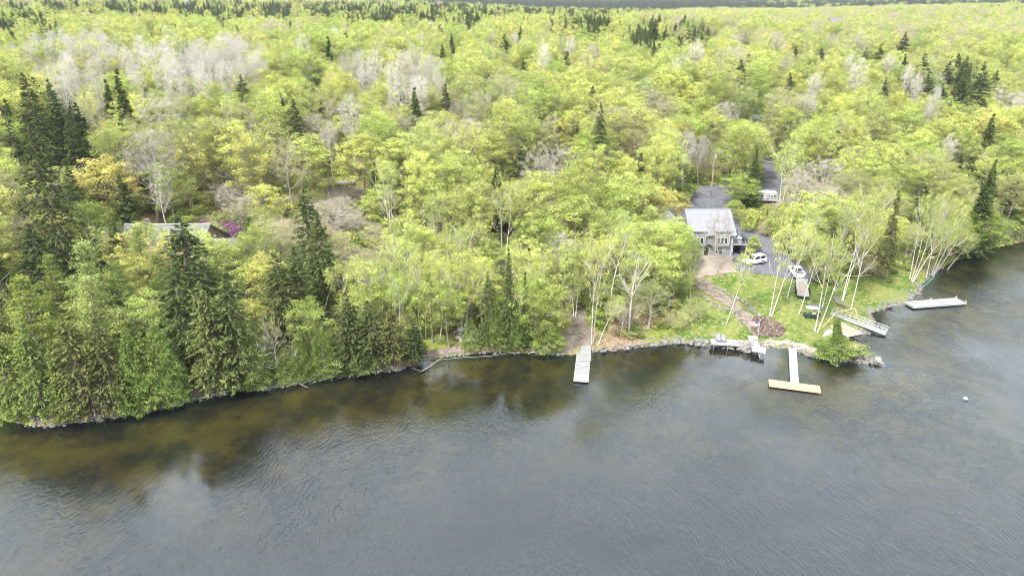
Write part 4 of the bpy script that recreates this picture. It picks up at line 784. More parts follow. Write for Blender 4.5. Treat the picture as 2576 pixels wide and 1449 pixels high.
um = empty('patio_umbrella', (hp.x+1.3, hp.y+1.7, hp.z+2.61), label='closed black patio umbrella standing on the raised house deck', cat='umbrella')
MB().tube([(0,0,0),(0,0,2.7)], .03, 6).build('pole', steel_m, um); MB().tube([(0,0,1.1),(0,0,1.6),(0,0,2.6),(0,0,2.9)], [.16,.13,.07,.02], 10).build('closed_canopy', black_m, um)
tb = empty('patio_table', (hp.x+2.2, hp.y+2.7, hp.z+2.61), label='small white round patio table on the house deck near the railing', cat='table')
MB().tube([(0,0,.68),(0,0,.73)], [.55,.55], 18).build('table_top', white_m, tb); lg = [MB().bar((0,0,.68), (math.cos(a)*.4, math.sin(a)*.4, 0), .04).build('leg', steel_m, tb) for a in (0,2.1,4.2)]
for k, (dx, dy, ad) in enumerate(((1.2,3.7,'behind the patio table'), (2.6,.9,'in the front corner by the railing'))):
    pc = empty('patio_chair', (hp.x+dx, hp.y+dy, hp.z+2.61), label='black patio chair on the house deck '+ad, cat='chair', group='patio chairs'); MB().box((0,0,.42), (.5,.5,.05)).build('seat', black_m, pc); MB().box((0,.25,.72), (.5,.05,.6)).build('backrest', black_m, pc)
    for sx_, sy_ in ((-1,-1),(1,-1),(-1,1),(1,1)): MB().box((sx_*.22, sy_*.22, .2), (.04,.04,.4)).build('leg', black_m, pc)

# ---- small outbuildings and far roofs
def hut(name, px, py, L, Wd, wall_h, rise, roofm, wallm, label, rz=0, cat='shed', up=0):
    p = ground_at(px, py, wall_h+rise+up); o = empty(name, (p.x, p.y, p.z+up), rz, label=label, cat=cat)
    MB().prism([(-Wd/2,-1.2),(-Wd/2,wall_h),(0,wall_h+rise),(Wd/2,wall_h),(Wd/2,-1.2)], -L/2, L/2, 'x').build('wall', wallm, o); r = MB(); k = rise/(Wd/2)
    for s in (-1, 1): r.prism([(0,wall_h+rise+.18),(0,wall_h+rise+.04),(s*(Wd/2+.4),wall_h+.04-.4*k),(s*(Wd/2+.4),wall_h+.18-.4*k)], -L/2-.35, L/2+.35, 'x')
    r.build('roof', roofm, o); MB().box((L*.2, -Wd/2-.03, 1.0), (.9,.06,2.0)).build('door', door_m, o); window(o, -L*.3, -L*.3+.8, 1.0, 1.8, -Wd/2-.01); return o
hut('garage', 1663, 519, 6.5, 5, 2.6, 1.3, white_m, siding_m, 'garage with a white roof peeping out behind the grey house wing', cat='garage')
hut('cabin', 1481, 466, 4.2, 3.4, 2.5, 1.0, white_m, siding_m, 'small pale-roofed cabin almost hidden in the lime green crowns', cat='cabin', up=3)
hut('cabin', 1903, 290, 4, 3, 2.4, 1.0, teal_m, white_m, 'cabin with a turquoise roof glimpsed between trees by the hidden road', cat='cabin', up=4)
hut('barn', 2105, 46, 11, 8, 5, 3, shingle_m, siding_m, 'distant building with a grey roof rising out of the far trees', cat='building', up=11)

# ---- the shingled cottage among the trees
CO = empty('shingled_cottage', (lp.x, lp.y-2.5, lp.z), label='long low cottage with a grey shingled roof among the left trees', cat='cottage')
MB().prism([(0,-2),(0,3.6),(8,8.2),(16,3.6),(16,-2)], -12, 4.2, 'x').build('wall', mat('brown_siding', (.20,.16,.12), .8, noise=(3,.2)), CO); r_ = MB()
r_.prism([(-.6,3.32),(-.6,3.5),(8,8.45),(8,8.27)], -12.5, 4.6, 'x'); r_.prism([(16.6,3.32),(16.6,3.5),(8,8.45),(8,8.27)], -12.5, 4.6, 'x'); r_.build('roof', shingle_m, CO)
MB().prism([(-1.5,-2),(-1.5,3.3),(4.2,6.5),(9.9,3.3),(9.9,-2)], 4.2, 11.2, 'x').build('wing_wall', MATS['brown_siding'], CO); r_ = MB()
r_.prism([(-2.1,3.02),(-2.1,3.2),(4.2,6.75),(4.2,6.57)], 4.62, 11.6, 'x'); r_.prism([(10.5,3.02),(10.5,3.2),(4.2,6.75),(4.2,6.57)], 4.62, 11.6, 'x'); r_.build('wing_roof', shingle_m, CO)
for x, y in ((-3.5,3.2),(2.6,3.0)):
    z = 3.5+(y+.6)*.575+.08; MB().box((x, y, z+.03), (.9, 1.5, .12), rx=math.atan(.575)).build('skylight', glass_m, CO)
MB().box((-8,8.2,8.6), (.9,.9,1.6)).build('chimney', stone_m, CO); tr = MB(); tr.bar((-12.5,8,8.5),(4.6,8,8.5),.3,.08); tr.bar((-12.5,-.62,3.38),(4.6,-.62,3.38),.06,.2); tr.bar((4.6,-2.12,3.08),(11.6,-2.12,3.08),.06,.2); tr.build('trim', white_m, CO)
MB().box((7.9,-3.4,.5), (6.6,3.6,.25)).build('deck', dock_m, CO); rl = MB(); rl.bar((4.7,-5.2,1.7),(11.2,-5.2,1.7),.12,.14)
for i in range(7): rl.box((4.8+i*1.05,-5.2,1.1), (.08,.08,1.2))
rl.build('railing', white_m, CO)
for x in (5.0,8.2): window(CO, x, x+1.9, .9, 2.6, -1.52, 1)
for x in (-10,-6,-1): window(CO, x, x+1.5, 1.1, 2.5, -.02, 1)
hut('garden_shed', 537, 544, 2.2, 1.6, 1.8, .5, white_m, siding_m, 'tiny shed with a white roof beside the purple bushes behind the cottage', rz=.3)

# ---- vehicles: +x is forward, origin on the ground under the middle
def vehicle(name, cat, label, p, rz, L, W, body, cab, paint, wheel_x, wr=.38, pickup=False, tilt=0):
    o = empty(name, p, rz, label=label, cat=cat); o.rotation_euler = (0, tilt, rz)
    b = MB(); n = len(body); V = []
    for sy, ins in ((-1,.0),(1,.0)):
        for x, z in body: V.append((x, sy*(W/2-(.06 if z > .95 else .0)-(.04 if z < .4 else 0)), z))
    b.add(V, [tuple(range(n)), tuple(range(2*n-1, n-1, -1))]+[(i, (i+1) % n, n+(i+1) % n, n+i) for i in range(n)])
    (x0, z0), (x1, z1), (x2, z2), (x3, z3) = cab; wb = W/2-.07; wt2 = W/2-.27
    V = [(x0,-wb,z0),(x3,-wb,z3),(x3,wb,z3),(x0,wb,z0),(x1,-wt2,z1),(x2,-wt2,z2),(x2,wt2,z2),(x1,wt2,z1)]; b.add(V, [(0,1,5,4),(2,3,7,6),(1,2,6,5),(3,0,4,7),(4,5,6,7),(0,3,2,1)])
    bo = b.build('body', paint, o, bevel=.05, smooth=False); V = [Vector(v) for v in V]
    def pane(nm, q, u0, u1, v0, v1, off=.025):
        A, B, Cc, D = q; nr = (B-A).cross(D-A).normalized(); c = sum(V, Vector())/8
        if nr.dot((A+B+Cc+D)/4-c) < 0: nr = -nr
        P = [A.lerp(B, u).lerp(D.lerp(Cc, u), v) for u, v in ((u0,v0),(u1,v0),(u1,v1),(u0,v1))]
        MB().add([p_-nr*.02 for p_ in P]+[p_+nr*off for p_ in P], [(0,1,2,3),(4,5,6,7),(0,1,5,4),(1,2,6,5),(2,3,7,6),(3,0,4,7)]).build(nm, glass_m, bo if nm == 'side_window' else o)
    for q in ((V[0],V[1],V[5],V[4]), (V[3],V[2],V[6],V[7])):
        for u0, u1 in (((.06,.47),(.52,.94)) if not pickup else ((.08,.46),(.52,.93))): pane('side_window', q, u0, u1, .18, .86)
    pane('windscreen', (V[1],V[2],V[6],V[5]), .06, .94, .12, .9); pane('rear_window', (V[0],V[3],V[7],V[4]), .08, .92, .18, .86)
    for x in wheel_x:
        for s in (-1, 1):
            w = MB().tube([(x, s*(W/2-.22), wr), (x, s*(W/2-.19), wr), (x, s*(W/2+.0), wr), (x, s*(W/2+.02), wr)], [wr*.8, wr, wr, wr*.85], 18).build('wheel', tyre_m, o); MB().tube([(x, s*(W/2-.02), wr), (x, s*(W/2+.035), wr)], [wr*.6, wr*.55], 12).build('rim', steel_m, w)
    for s in (-1, 1):
        MB().box((L/2-.08, s*(W/2-.3), .82), (.16,.36,.16)).build('headlight', mat('lamp_glass', (.7,.72,.75), .15), o); MB().box((-L/2+.05, s*(W/2-.17), .95), (.12,.16,.34)).build('tail_light', red_m, o); MB().box((x3-.25, s*(W/2+.07), z3+.08), (.16,.2,.14)).build('mirror', paint, o)
    return o
sp_ = ground_at(1898, 666, .1)
def face(a, b):   # yaw of the direction a -> b
    return math.atan2(b.y-a.y, b.x-a.x)
sa, sb_ = ground_at(1869, 669), ground_at(1931, 662)
vehicle('white_suv', 'suv', 'large white suv parked on the gravel in front of the house deck', (sp_.x, sp_.y+.6, sp_.z+.12), face(sb_, sa), 5.2, 2.05,
 [(-2.5,.42),(-2.58,.7),(-2.55,1.15),(1.05,1.15),(2.35,1.0),(2.55,.85),(2.6,.5),(2.45,.4)], [(-2.48,1.1),(-2.2,1.86),(.35,1.86),(1.2,1.1)], carw_m, (-1.55,1.6), .42)
pa, pb = ground_at(1992, 676), ground_at(2012, 712); pm = (pa+pb)/2
o = vehicle('pickup_truck', 'pickup truck', 'white pickup truck hitched in front of the flatbed trailer', (pm.x, pm.y, hz(pm.x, pm.y)+.1), face(pb, pa), 5.7, 2.0,
 [(-2.8,.45),(-2.82,.9),(-2.8,1.0),(-1.0,1.0),(1.2,1.12),(2.6,1.02),(2.82,.8),(2.85,.5),(2.7,.42)], [(-.95,1.0),(-.8,1.85),(.55,1.85),(1.25,1.08)], carw_m, (-1.85,1.75), .42, True)
bd = MB(); bd.box((-1.9,.96,1.18),(1.75,.1,.4)); bd.box((-1.9,-.96,1.18),(1.75,.1,.4)); bd.box((-2.77,0,1.18),(.08,1.82,.4)); bd.build('bed_side', carw_m, o); MB().box((-1.88,0,1.03),(1.65,1.78,.05)).build('bed_floor', black_m, o)
vehicle('dark_car', 'car', 'dark blue car tucked under the raised deck of the grey house', (hp.x+2.6, hp.y+3.1, hp.z+.05), 1.75, 4.5, 1.8,
 [(-2.2,.35),(-2.25,.85),(-1.6,.95),(1.2,.95),(2.1,.8),(2.25,.45),(2.1,.33)], [(-1.6,.92),(-1.1,1.42),(.3,1.42),(1.1,.92)], navy_m, (-1.35,1.4), .33)
dp_ = ground_at(1716, 472); vehicle('black_suv', 'suv', 'black car parked in shade under the trees at the top of the driveway', (dp_.x, dp_.y, dp_.z+.15), .1, 4.6, 1.9,
 [(-2.2,.4),(-2.25,1.0),(1.0,1.05),(2.1,.9),(2.25,.5),(2.1,.38)], [(-2.15,1.0),(-1.9,1.65),(.3,1.65),(1.05,1.0)], mat('black_paint', (.015,.015,.017), .3), (-1.35,1.4), .36)

# ---- flatbed trailer
ta, tb_ = ground_at(2014, 718), ground_at(2019, 762); L = (ta-tb_).length; c = (ta+tb_)/2
T_ = empty('flatbed_trailer', (c.x, c.y, hz(c.x, c.y)+.05), face(tb_, ta), label='flatbed utility trailer with pale plank deck behind the pickup truck', cat='trailer'); L = min(L, 7.2)
T_.rotation_euler = (0, -math.atan2(ta.z-tb_.z, (ta-tb_).to_2d().length)*.9, face(tb_, ta))
MB().box((0,0,.75), (L-.2,2.15,.1)).build('deck', cream_m, T_); f = MB(); f.box((0,1.12,.68),(L,.1,.22)); f.box((0,-1.12,.68),(L,.1,.22)); f.box((-L/2,0,.68),(.1,2.3,.22)); f.box((L/2,0,.68),(.1,2.3,.22)); f.build('frame', black_m, T_)
MB().box((L/2-.12,0,1.15),(.1,2.2,.8)).build('front_board', white_m, T_); MB().box((-L/2+.3,0,.825),(.6,2.1,.05)).build('ramp_plate', steel_m, T_); f = MB(); f.bar((L/2,.7,.6),(L/2+1.3,0,.55),.1); f.bar((L/2,-.7,.6),(L/2+1.3,0,.55),.1); f.build('drawbar', black_m, T_)
for x in (-.45,.45):
    for s in (-1,1): w = MB().tube([(x-.2, s*1.2,.36),(x-.2, s*1.42,.36)], [.36,.36], 16).build('wheel', tyre_m, T_); MB().tube([(x-.2,s*1.40,.36),(x-.2,s*1.445,.36)],[.2,.18],10).build('rim', steel_m, w)
for s in (-1,1): MB().box((-.2,s*1.31,.8),(1.9,.28,.05)).build('mudguard', black_m, T_)
MB().box((.6,.05,.812),(L*.45,.28,.03)).build('orange_strap', mat('orange_stain', (.75,.33,.14), .8, noise=(2,.2), alt=(.72,.55,.4)), T_)

# ---- golf cart
gp = ground_at(2037, 801); G = empty('golf_cart', (gp.x, gp.y, gp.z+.05), 2.95, label='dark green golf cart with a white canopy below the trailer', cat='golf cart')
MB().prism([(-1.2,.3),(-1.25,.75),(-.55,.8),(-.45,.45),(.35,.42),(.6,.8),(1.05,.75),(1.25,.45),(1.2,.28)], -.58, .58, 'y').build('body', green_m, G, bevel=.03)
MB().box((-.45,0,.86),(.55,1.0,.16)).build('seat', mat('beige_vinyl', (.45,.4,.32), .6), G); MB().box((-.75,0,1.15),(.12,1.0,.5), ry=-.15).build('backrest', MATS['beige_vinyl'], G)
MB().box((-.1,0,1.93),(2.1,1.25,.09)).build('canopy', white_m, G, bevel=.03); f = MB()
for s in (-1,1): f.bar((-.95,s*.52,.75),(-.9,s*.52,1.9),.04); f.bar((.75,s*.52,.75),(.6,s*.52,1.9),.04)
f.build('canopy_post', steel_m, G); f = MB(); f.tube([(.15+.17*math.cos(a),.25,1.05+.17*math.sin(a)) for a in [i*.7 for i in range(10)]], .02, 5); f.build('steering_wheel', black_m, G)
for x in (-.85,.85):
    for s in (-1,1): MB().tube([(x,s*.42,.24),(x,s*.62,.24)],[.24,.24],14).build('wheel', tyre_m, G)
MB().box((-1.4,0,.7),(.5,1.0,.35)).build('cargo_box', black_m, G)

# ---- camper trailer
cp_ = ground_at(1918, 512); K = empty('camper_trailer', (cp_.x, cp_.y+.8, cp_.z+.1), -.05, label='white camper trailer parked off the gravel road behind the tall birch', cat='camper')
MB().prism([(-3.7,.55),(-3.75,1.6),(-3.35,2.75),(3.4,2.75),(3.75,2.4),(3.75,.55)], -1.2, 1.2, 'y').build('body', white_m, K, bevel=.08); MB().box((0,0,2.79),(6.4,2.2,.06)).build('roof', mat('white_rubber_roof', (.75,.75,.73), .7), K)
for x0, x1 in ((-2.9,-1.7),(-.9,-.1),(1.8,2.3),(2.55,3.1)): window(K, x0, x1, 1.45, 2.15, -1.205)
d_ = MB().box((1.15,-1.23,1.5),(.75,.06,1.8)).build('door', mat('grey_door', (.35,.36,.38), .5), K); MB().box((1.42,-1.28,1.5),(.05,.05,.12)).build('handle', steel_m, d_); MB().box((-.1,-1.222,1.05),(7.2,.03,.16)).build('stripe', mat('grey_stripe', (.2,.22,.26), .5), K)
for x in (-.5,.4):
    for s in (-1,1): MB().tube([(x,s*.95,.36),(x,s*1.19,.36)],[.36,.36],16).build('wheel', tyre_m, K)
f = MB(); f.bar((3.6,.6,.5),(4.8,0,.45),.1); f.bar((3.6,-.6,.5),(4.8,0,.45),.1); f.build('drawbar', black_m, K); MB().box((1.2,0,2.95),(.8,.7,.3)).build('roof_vent', white_m, K, bevel=.05)

# ---- docks and floats: slabs given by their four corners on the picture, standing at height z
def slab(name, corners, z, label, cat, matl=None, th=.22, parts=None, grp=None):
    P = [at_z(px, py, z) for px, py in corners]; c = sum(P, Vector())/4; a = (P[1]-P[0])+(P[2]-P[3]); b = (P[3]-P[0])+(P[2]-P[1]); Lg = a.length/2; Wd = b.length/2; yaw = math.atan2(a.y, a.x)
    if Wd > Lg: Lg, Wd = Wd, Lg; yaw = math.atan2(b.y, b.x)
    o = empty(name, (c.x, c.y, z), yaw, label=label, cat=cat, **({'group': grp} if grp else {})); MB().box((0,0,-.025), (Lg,Wd,.05)).build('deck', matl or dock_m, o)
    f = MB()
    for s in (-1,1): f.box((0,s*(Wd/2+.03),-.12),(Lg+.12,.06,th)); f.box((s*(Lg/2+.03),0,-.12),(.06,Wd,th))
    f.build('frame', parts or MATS['weathered_edge'], o); return o, Lg, Wd
mat('weathered_edge', (.5,.5,.48), .8, noise=(3,.2), alt=(.36,.36,.35))
def posts(o, Lg, Wd, z, xs_, m=None):
    for x in xs_:
        for s in (-1,1): MB().tube([(x,s*(Wd/2-.1),-z-1.2),(x,s*(Wd/2-.1),-.05)], .06, 8).build('leg', m or steel_m, o)
o, L, W = slab('dock_ramp', [(1463,867),(1485,867),(1486,901),(1463,901)], .95, 'short pale upper ramp of the weathered dock against the brown bank', 'ramp', dock_m); o.location.z = .72; posts(o, L, W, .7, (-L*.3, L*.3))
o, L, W = slab('floating_dock', [(1452,885),(1486,885),(1479,957),(1444,957)], .42, 'weathered white plank dock reaching out below the brown bank path', 'dock', dock_m); posts(o, L, W, .4, (-L*.42, 0, L*.42)); MB().box((0,0,-.3),(L*.96,W*.8,.32)).build('float', black_m, o); MB().box((0,0,.004),(.06,W,.03)).build('joint', black_m, o)
o, L, W = slab('dock_walkway', [(1985,874),(2002,874),(2009,964),(1989,962)], .55, 'long narrow grey walkway leading from shore to the tan crosspiece float', 'walkway', dockl_m); posts(o, L, W, .5, (-L*.4, 0, L*.4))
o, L, W = slab('swim_float', [(1935,955),(2063,971),(2062,985),(1935,968)], .42, 'new tan board float lying crosswise at the end of the walkway', 'float', tan_m, .3, lumber_m); MB().box((0,0,-.34),(L*.98,W*.85,.3)).build('float', black_m, o)
o, L, W = slab('moored_float', [(2273,760),(2403,749),(2433,763),(2300,772)], .45, 'large weathered grey float moored near the right lawn', 'float', dock_m, .3); MB().box((0,0,-.36),(L*.97,W*.9,.3)).build('float', black_m, o); MB().box((-L*.22,-W*.28,.06),(L*.42,W*.32,.1)).build('raised_board', white_m, o)
for x, y in ((L/2-.1,W/2-.1),(L/2-.1,-W/2+.1),(0,W/2-.1)): MB().box((x,y,.25),(.16,.16,.5)).build('post', lumber_m, o)
o, L, W = slab('beached_raft', [(2076,815),(2098,803),(2162,835),(2139,847)], 1.05, 'tan planked raft with white edges pulled up beside the water', 'raft', tan_m, .3, white_m); MB().box((0,0,-.36),(L*.97,W*.9,.3)).build('float', black_m, o); MB().box((0,W/2-.25,.05),(L*.96,.4,.08)).build('edge_board', white_m, o); MB().box((0,-W/2+.25,.05),(L*.96,.3,.08)).build('edge_board', white_m, o)
o, L, W = slab('gangplank', [(2043,846),(2090,828),(2096,834),(2052,853)], 1.0, 'white plank lying on the grass left of the beached raft', 'plank', white_m, .16, white_m)
o, L, W = slab('shore_deck', [(1789,852),(1890,858),(1890,869),(1789,864)], 1.15, 'long low grey plank deck running along the rocky shore', 'deck', dock_m, .26); posts(o, L, W, 1.1, (-L*.45, -L*.1, L*.3))
o, L, W = slab('landing_deck', [(1882,844),(1902,845),(1906,860),(1886,860)], 1.5, 'bluish grey wooden landing at the head of the shore deck', 'deck', dockl_m, .2); posts(o, L, W, 1.2, (-L*.4, L*.4))
o, L, W = slab('pier_deck', [(1889,862),(1908,861),(1915,883),(1893,881)], 1.12, 'white boarded pier deck standing on legs beside the flagpole', 'deck', white_m, .26, white_m); posts(o, L, W, 1.1, (-L*.42, L*.42), black_m)
o, L, W = slab('pier_bench', [(1911,875),(1926,876),(1925,884),(1912,883)], 1.25, 'low white bench-like step at the outer right corner of the pier', 'bench', white_m, .4, white_m); posts(o, L, W, 1.2, (-L*.4, L*.4), white_m)
tp = [ground_at(*q) for q in ((2030,765),(2060,768),(2072,783),(2036,778))]; tcx = sum(tp, Vector())/4; a_ = tp[1]-tp[0]
patch('gravel_mat', [(2030,764),(2062,770),(2073,784),(2034,778)], tarp_m, .16, 'dark grey ground sheet on the grass behind the golf cart', jag=.05)
patch('rock_ledge', [(2092,748),(2106,750),(2133,774),(2125,778),(2105,768)], two_tone('mossy_ledge', (.2,.19,.13), (.30,.26,.2), (.13,.1,.08), .8, 3), .25, 'mossy brown rock ledge in the lawn above the gangway')

# ---- adirondack chairs
for px, py, lb in ((1807,858,'left'), (1820,859,'right')):
    p = at_z(px, py, 1.16); A = empty('deck_chair', (p.x, p.y, 1.16), 0, label=lb+' one of the two lavender grey slatted chairs on the shore deck', cat='chair', group='chairs on the shore deck')
    MB().box((0,-.05,.32),(.6,.6,.06), rx=.15).build('seat', chair_m, A); b = MB()
    for i in range(5): b.box((-.24+i*.12, .35, .75-abs(i-2)*.02),(.105,.04,.95), rx=-.32)
    b.build('backrest', chair_m, A)
    for s in (-1,1): MB().box((s*.36,-.02,.55),(.12,.75,.04)).build('armrest', chair_m, A); MB().box((s*.33,-.3,.27),(.06,.08,.54)).build('leg', chair_m, A); MB().box((s*.33,.25,.27),(.06,.08,.54)).build('leg', chair_m, A)

# ---- flagpole and flag
fb = at_z(1900, 893, 0); d = ray(1912, 804); t = fb.y/d.y; ft = Vector((d.x*t, fb.y, CAM_H+d.z*t))
FP = empty('flagpole', (fb.x, fb.y, -1.0), label='thin white flagpole rising from the water beside the pier deck', cat='flagpole'); v = ft-fb
MB().tube([(0,0,0),(v.x,0,v.z+1)], [.06,.045], 8).build('pole', white_m, FP); MB().tube([(v.x,0,v.z+1),(v.x,0,v.z+1.06),(v.x,0,v.z+1.16)], [.02,.09,.02], 8).build('finial', mat('brass', (.6,.45,.15), .3, .8), FP)
fl = MB(); NX, NZ = 26, 13; fw, fh = 1.75, 1.0; V = []; F = []; Mi = []
for j in range(NZ+1):
    for i in range(NX+1):
        u = i/NX; V.append((-u*fw, .10*math.sin(u*7+j*.25)*u, -j/NZ*fh-.10*u-.05*math.sin(u*5)))
for j in range(NZ):
    for i in range(NX):
        k = j*(NX+1)+i; F.append((k,k+1,k+NX+2,k+NX+1)); Mi.append(2 if (i < 10 and j < 7) else (0 if j % 2 == 0 else 1))
fl.add(V, F); fl.m = Mi; flm = [mat('flag_red', (.60,.10,.12), .8), mat('flag_white', (.80,.80,.80), .8), mat('flag_blue', (.06,.08,.22), .8)]
fo = fl.build('flag', flm, None); fo.location = (ft.x-.03, ft.y, ft.z-.15); tag(fo, 'faded american flag with stars and stripes flying left from the flagpole', 'flag')
stars = MB()
for r in range(9):
    for cidx in range(6 if r % 2 == 0 else 5):
        u = (.02+(cidx+(.5 if r % 2 else 0)+.5)*.063); z = -(r+.9)*fh*.0538; uu = u/fw*1.0; pts = []
        X = -u*1.05; Y = .10*math.sin(uu*7)*uu-.012; Zc = z-.10*uu-.05*math.sin(uu*5)
        for k in range(10): rr = .02 if k % 2 == 0 else .009; a = k*math.pi/5; pts.append((X+rr*math.sin(a), Y, Zc+rr*math.cos(a)))
        stars.add(pts, [tuple(range(10))])
stars.build('stars', flm[1], fo); so = solid = fo.modifiers.new('cloth', 'SOLIDIFY'); so.thickness = .01

# ---- gangway
ga, gb = ground_at(2091, 789, .35), at_z(2229, 838, .45); ga = Vector((ga.x, ga.y, ga.z+.3)); dv = gb-ga; GL = dv.length
GW = empty('gangway', tuple(ga), label='long aluminium gangway with railings reaching from the lawn over the water', cat='gangway'); GW.rotation_mode = 'QUATERNION'
xa = dv.normalized(); ya = Vector((0,0,1)).cross(xa).normalized(); za = xa.cross(ya); GW.rotation_quaternion = Matrix((xa, ya, za)).transposed().to_quaternion()
MB().box((GL/2,0,0),(GL,1.1,.08)).build('deck', steel_m, GW); n = 12
for s in (-1,1):
    f = MB(); f.bar((0,s*.6,-.05),(GL,s*.6,-.05),.08,.22); f.bar((0,s*.6,1.05),(GL,s*.6,1.05),.07); f.bar((0,s*.6,.55),(GL*.55,s*.6,.55),.04)
    for i in range(n+1): x = GL*i/n; f.bar((x,s*.6,0),(x,s*.6,1.05),.05)
    for i in range(n//2, n): x = GL*i/n; x2 = GL*(i+1)/n; f.bar((x,s*.6,0),(x2,s*.6,1.05),.04); f.bar((x2,s*.6,0),(x,s*.6,1.05),.04)
    f.build('railing', mat('white_aluminium', (.58,.58,.57), .45, .2), GW)
# ---- timber swing frame
tl = ground_at(2104,787,2.5); trr = ground_at(2151,776,2.7); tl = Vector((tl.x,tl.y,tl.z+2.5)); trr = Vector((trr.x,trr.y,trr.z+2.7)); SW = empty('swing_frame', (0,0,0), label='yellow timber a-frame standing over the beached raft', cat='timber frame')
base_ = (tl+trr)/2; base_.z = hz(base_.x, base_.y); SW.location = base_
MB().bar(tl-base_, trr-base_, .14).build('ridge_beam', lumber_m, SW)
for tpt, ft_ in ((tl,(2069,824)),(tl,(2104,803)),(trr,(2165,824)),(trr,(2131,806))):
    g_ = ground_at(*ft_); MB().bar(tpt-base_, g_-base_-Vector((0,0,.1)), .11).build('leg', lumber_m, SW)
# ---- buoy, tank, kayak, pole, lumber
bp_ = at_z(2429, 1003, .12); b = empty('mooring_buoy', (bp_.x, bp_.y, .1), label='round white mooring buoy floating alone on the open lake', cat='buoy')
pr = [(0,.0,-.34+.68*i/10) for i in range(11)]; MB().tube(pr, [max(.03, math.sqrt(max(0,.34**2-p[2]**2))) for p in pr], 18).build('float', white_m, b, smooth=True); MB().tube([(0,0,-.03),(0,0,.05)],[.345,.345],18).build('band', mat('blue_band', (.05,.1,.35), .5), b); MB().tube([(0,0,.33),(0,0,.44)],[.04,.04],8).build('ring', steel_m, b)
ta_, tb2 = ground_at(850,471), ground_at(896,466); c = (ta_+tb2)/2; PT = empty('propane_tank', (c.x, c.y, c.z), face(ta_, tb2), label='long white propane tank lying in the brown clearing', cat='tank'); hl = (tb2-ta_).length/2
MB().tube([(-hl,0,.85),(-hl+.1,0,.85),(-hl+.35,0,.85),(hl-.35,0,.85),(hl-.1,0,.85),(hl,0,.85)],[.12,.42,.56,.56,.42,.12],16).build('body', white_m, PT, smooth=True); MB().tube([(0,0,1.38),(0,0,1.55)],[.2,.2],10).build('valve_dome', steel_m, PT)
for x in (-hl*.5, hl*.5): MB().box((x,0,.15),(.3,.9,.5)).build('foot', steel_m, PT)
ka, kb = ground_at(1982,627), ground_at(2031,652); c = (ka+kb)/2; KY = empty('kayak', (c.x, c.y, c.z+.1), face(ka, kb), label='long narrow pale turquoise kayak lying in the grass behind the pickup truck', cat='kayak'); KY.rotation_euler = (0, -math.atan2(kb.z-ka.z, (kb-ka).to_2d().length), face(ka, kb)); hl = (kb-ka).length/2*.95
xs_ = [-1,-.8,-.4,0,.4,.8,1]; MB().tube([(x*hl,0,.3+.12*abs(x)**3) for x in xs_],[.04,.2,.33,.36,.33,.2,.04],10).build('hull', teal_m, KY, smooth=True); MB().tube([(-.3,0,.62),(.1,0,.64),(.5,0,.62)],[.05,.14,.05],8).build('cockpit', black_m, KY)
ua = ground_at(1791,472); d = ray(1799,378); t = ua.y/d.y; ut = Vector((d.x*t, ua.y, CAM_H+d.z*t)); UP = empty('utility_pole', (ua.x,ua.y,ua.z), label='tall wooden utility pole with a transformer at the top of the driveway', cat='utility pole'); v = ut-Vector(ua)
MB().tube([(0,0,-.5),(v.x*.5,0,v.z*.5),(v.x,0,v.z)],[.19,.16,.13],8).build('pole', pale_bark_m, UP); MB().tube([(v.x+.35,0,v.z-2.3),(v.x+.35,0,v.z-1.1)],[.3,.3],12).build('transformer', mat('light_grey_can', (.55,.57,.58), .5), UP); MB().box((v.x+.5,0,v.z-.25),(1.3,.1,.1)).build('cross_arm', pale_bark_m, UP)
def wire(a, b, sag, label):
    a = Vector(a); b = Vector(b); P = [a.lerp(b, i/14)-Vector((0,0,sag*4*(i/14)*(1-i/14))) for i in range(15)]; c = P[0].copy(); o = MB().tube([p-c for p in P], .022, 4).build('power_line', black_m, None, loc=c); tag(o, label, 'cable')
wire(ut-Vector((0,0,.5)), (hp.x-2, hp.y+11.3, hp.z+5.2), 1.5, 'thin power cable sagging from the utility pole to the grey house')
la, lb2 = ground_at(1950,523), ground_at(2001,517); c = (la+lb2)/2; LP_ = empty('lumber_pile', (c.x,c.y,c.z), face(la,lb2), label='low pile of pinkish weathered boards beside the leaning birch trunk', cat='lumber pile'); LL = (lb2-la).length
for i in range(3): MB().box((random.uniform(-.2,.2),random.uniform(-.1,.1),.25+i*.16),(LL-i*.4,2.0-i*.2,.12)).build('board_layer', pink_m, LP_)
MB().box((0,0,.06),(LL*.8,1.6,.2)).build('bearer', door_m, LP_)
hs_ = [at_z(2352,688,1.6), at_z(2347,700,1.1), at_z(2334,712,.5), at_z(2322,722,.02), at_z(2316,727,-.1)]; c = hs_[0].copy(); tag(MB().tube([p-c for p in hs_], .06, 6).build('mooring_rope', mat('teal_rope', (.1,.45,.38), .6), None, loc=c), 'teal rope trailing into the lake below the leaning birches', 'rope')
# bench rail and stump
pr_ = ground_at(1368, 862); B = empty('log_bench', (pr_.x, pr_.y, pr_.z), .05, label='rough log bench on the bank left of the plank dock', cat='bench'); MB().bar((-1.5,0,.75),(1.5,0,.85),.16).build('rail', drift_m, B)
for x in (-1.1,1.0): MB().box((x,0,.3),(.22,.22,.9)).build('leg', drift_m, B)

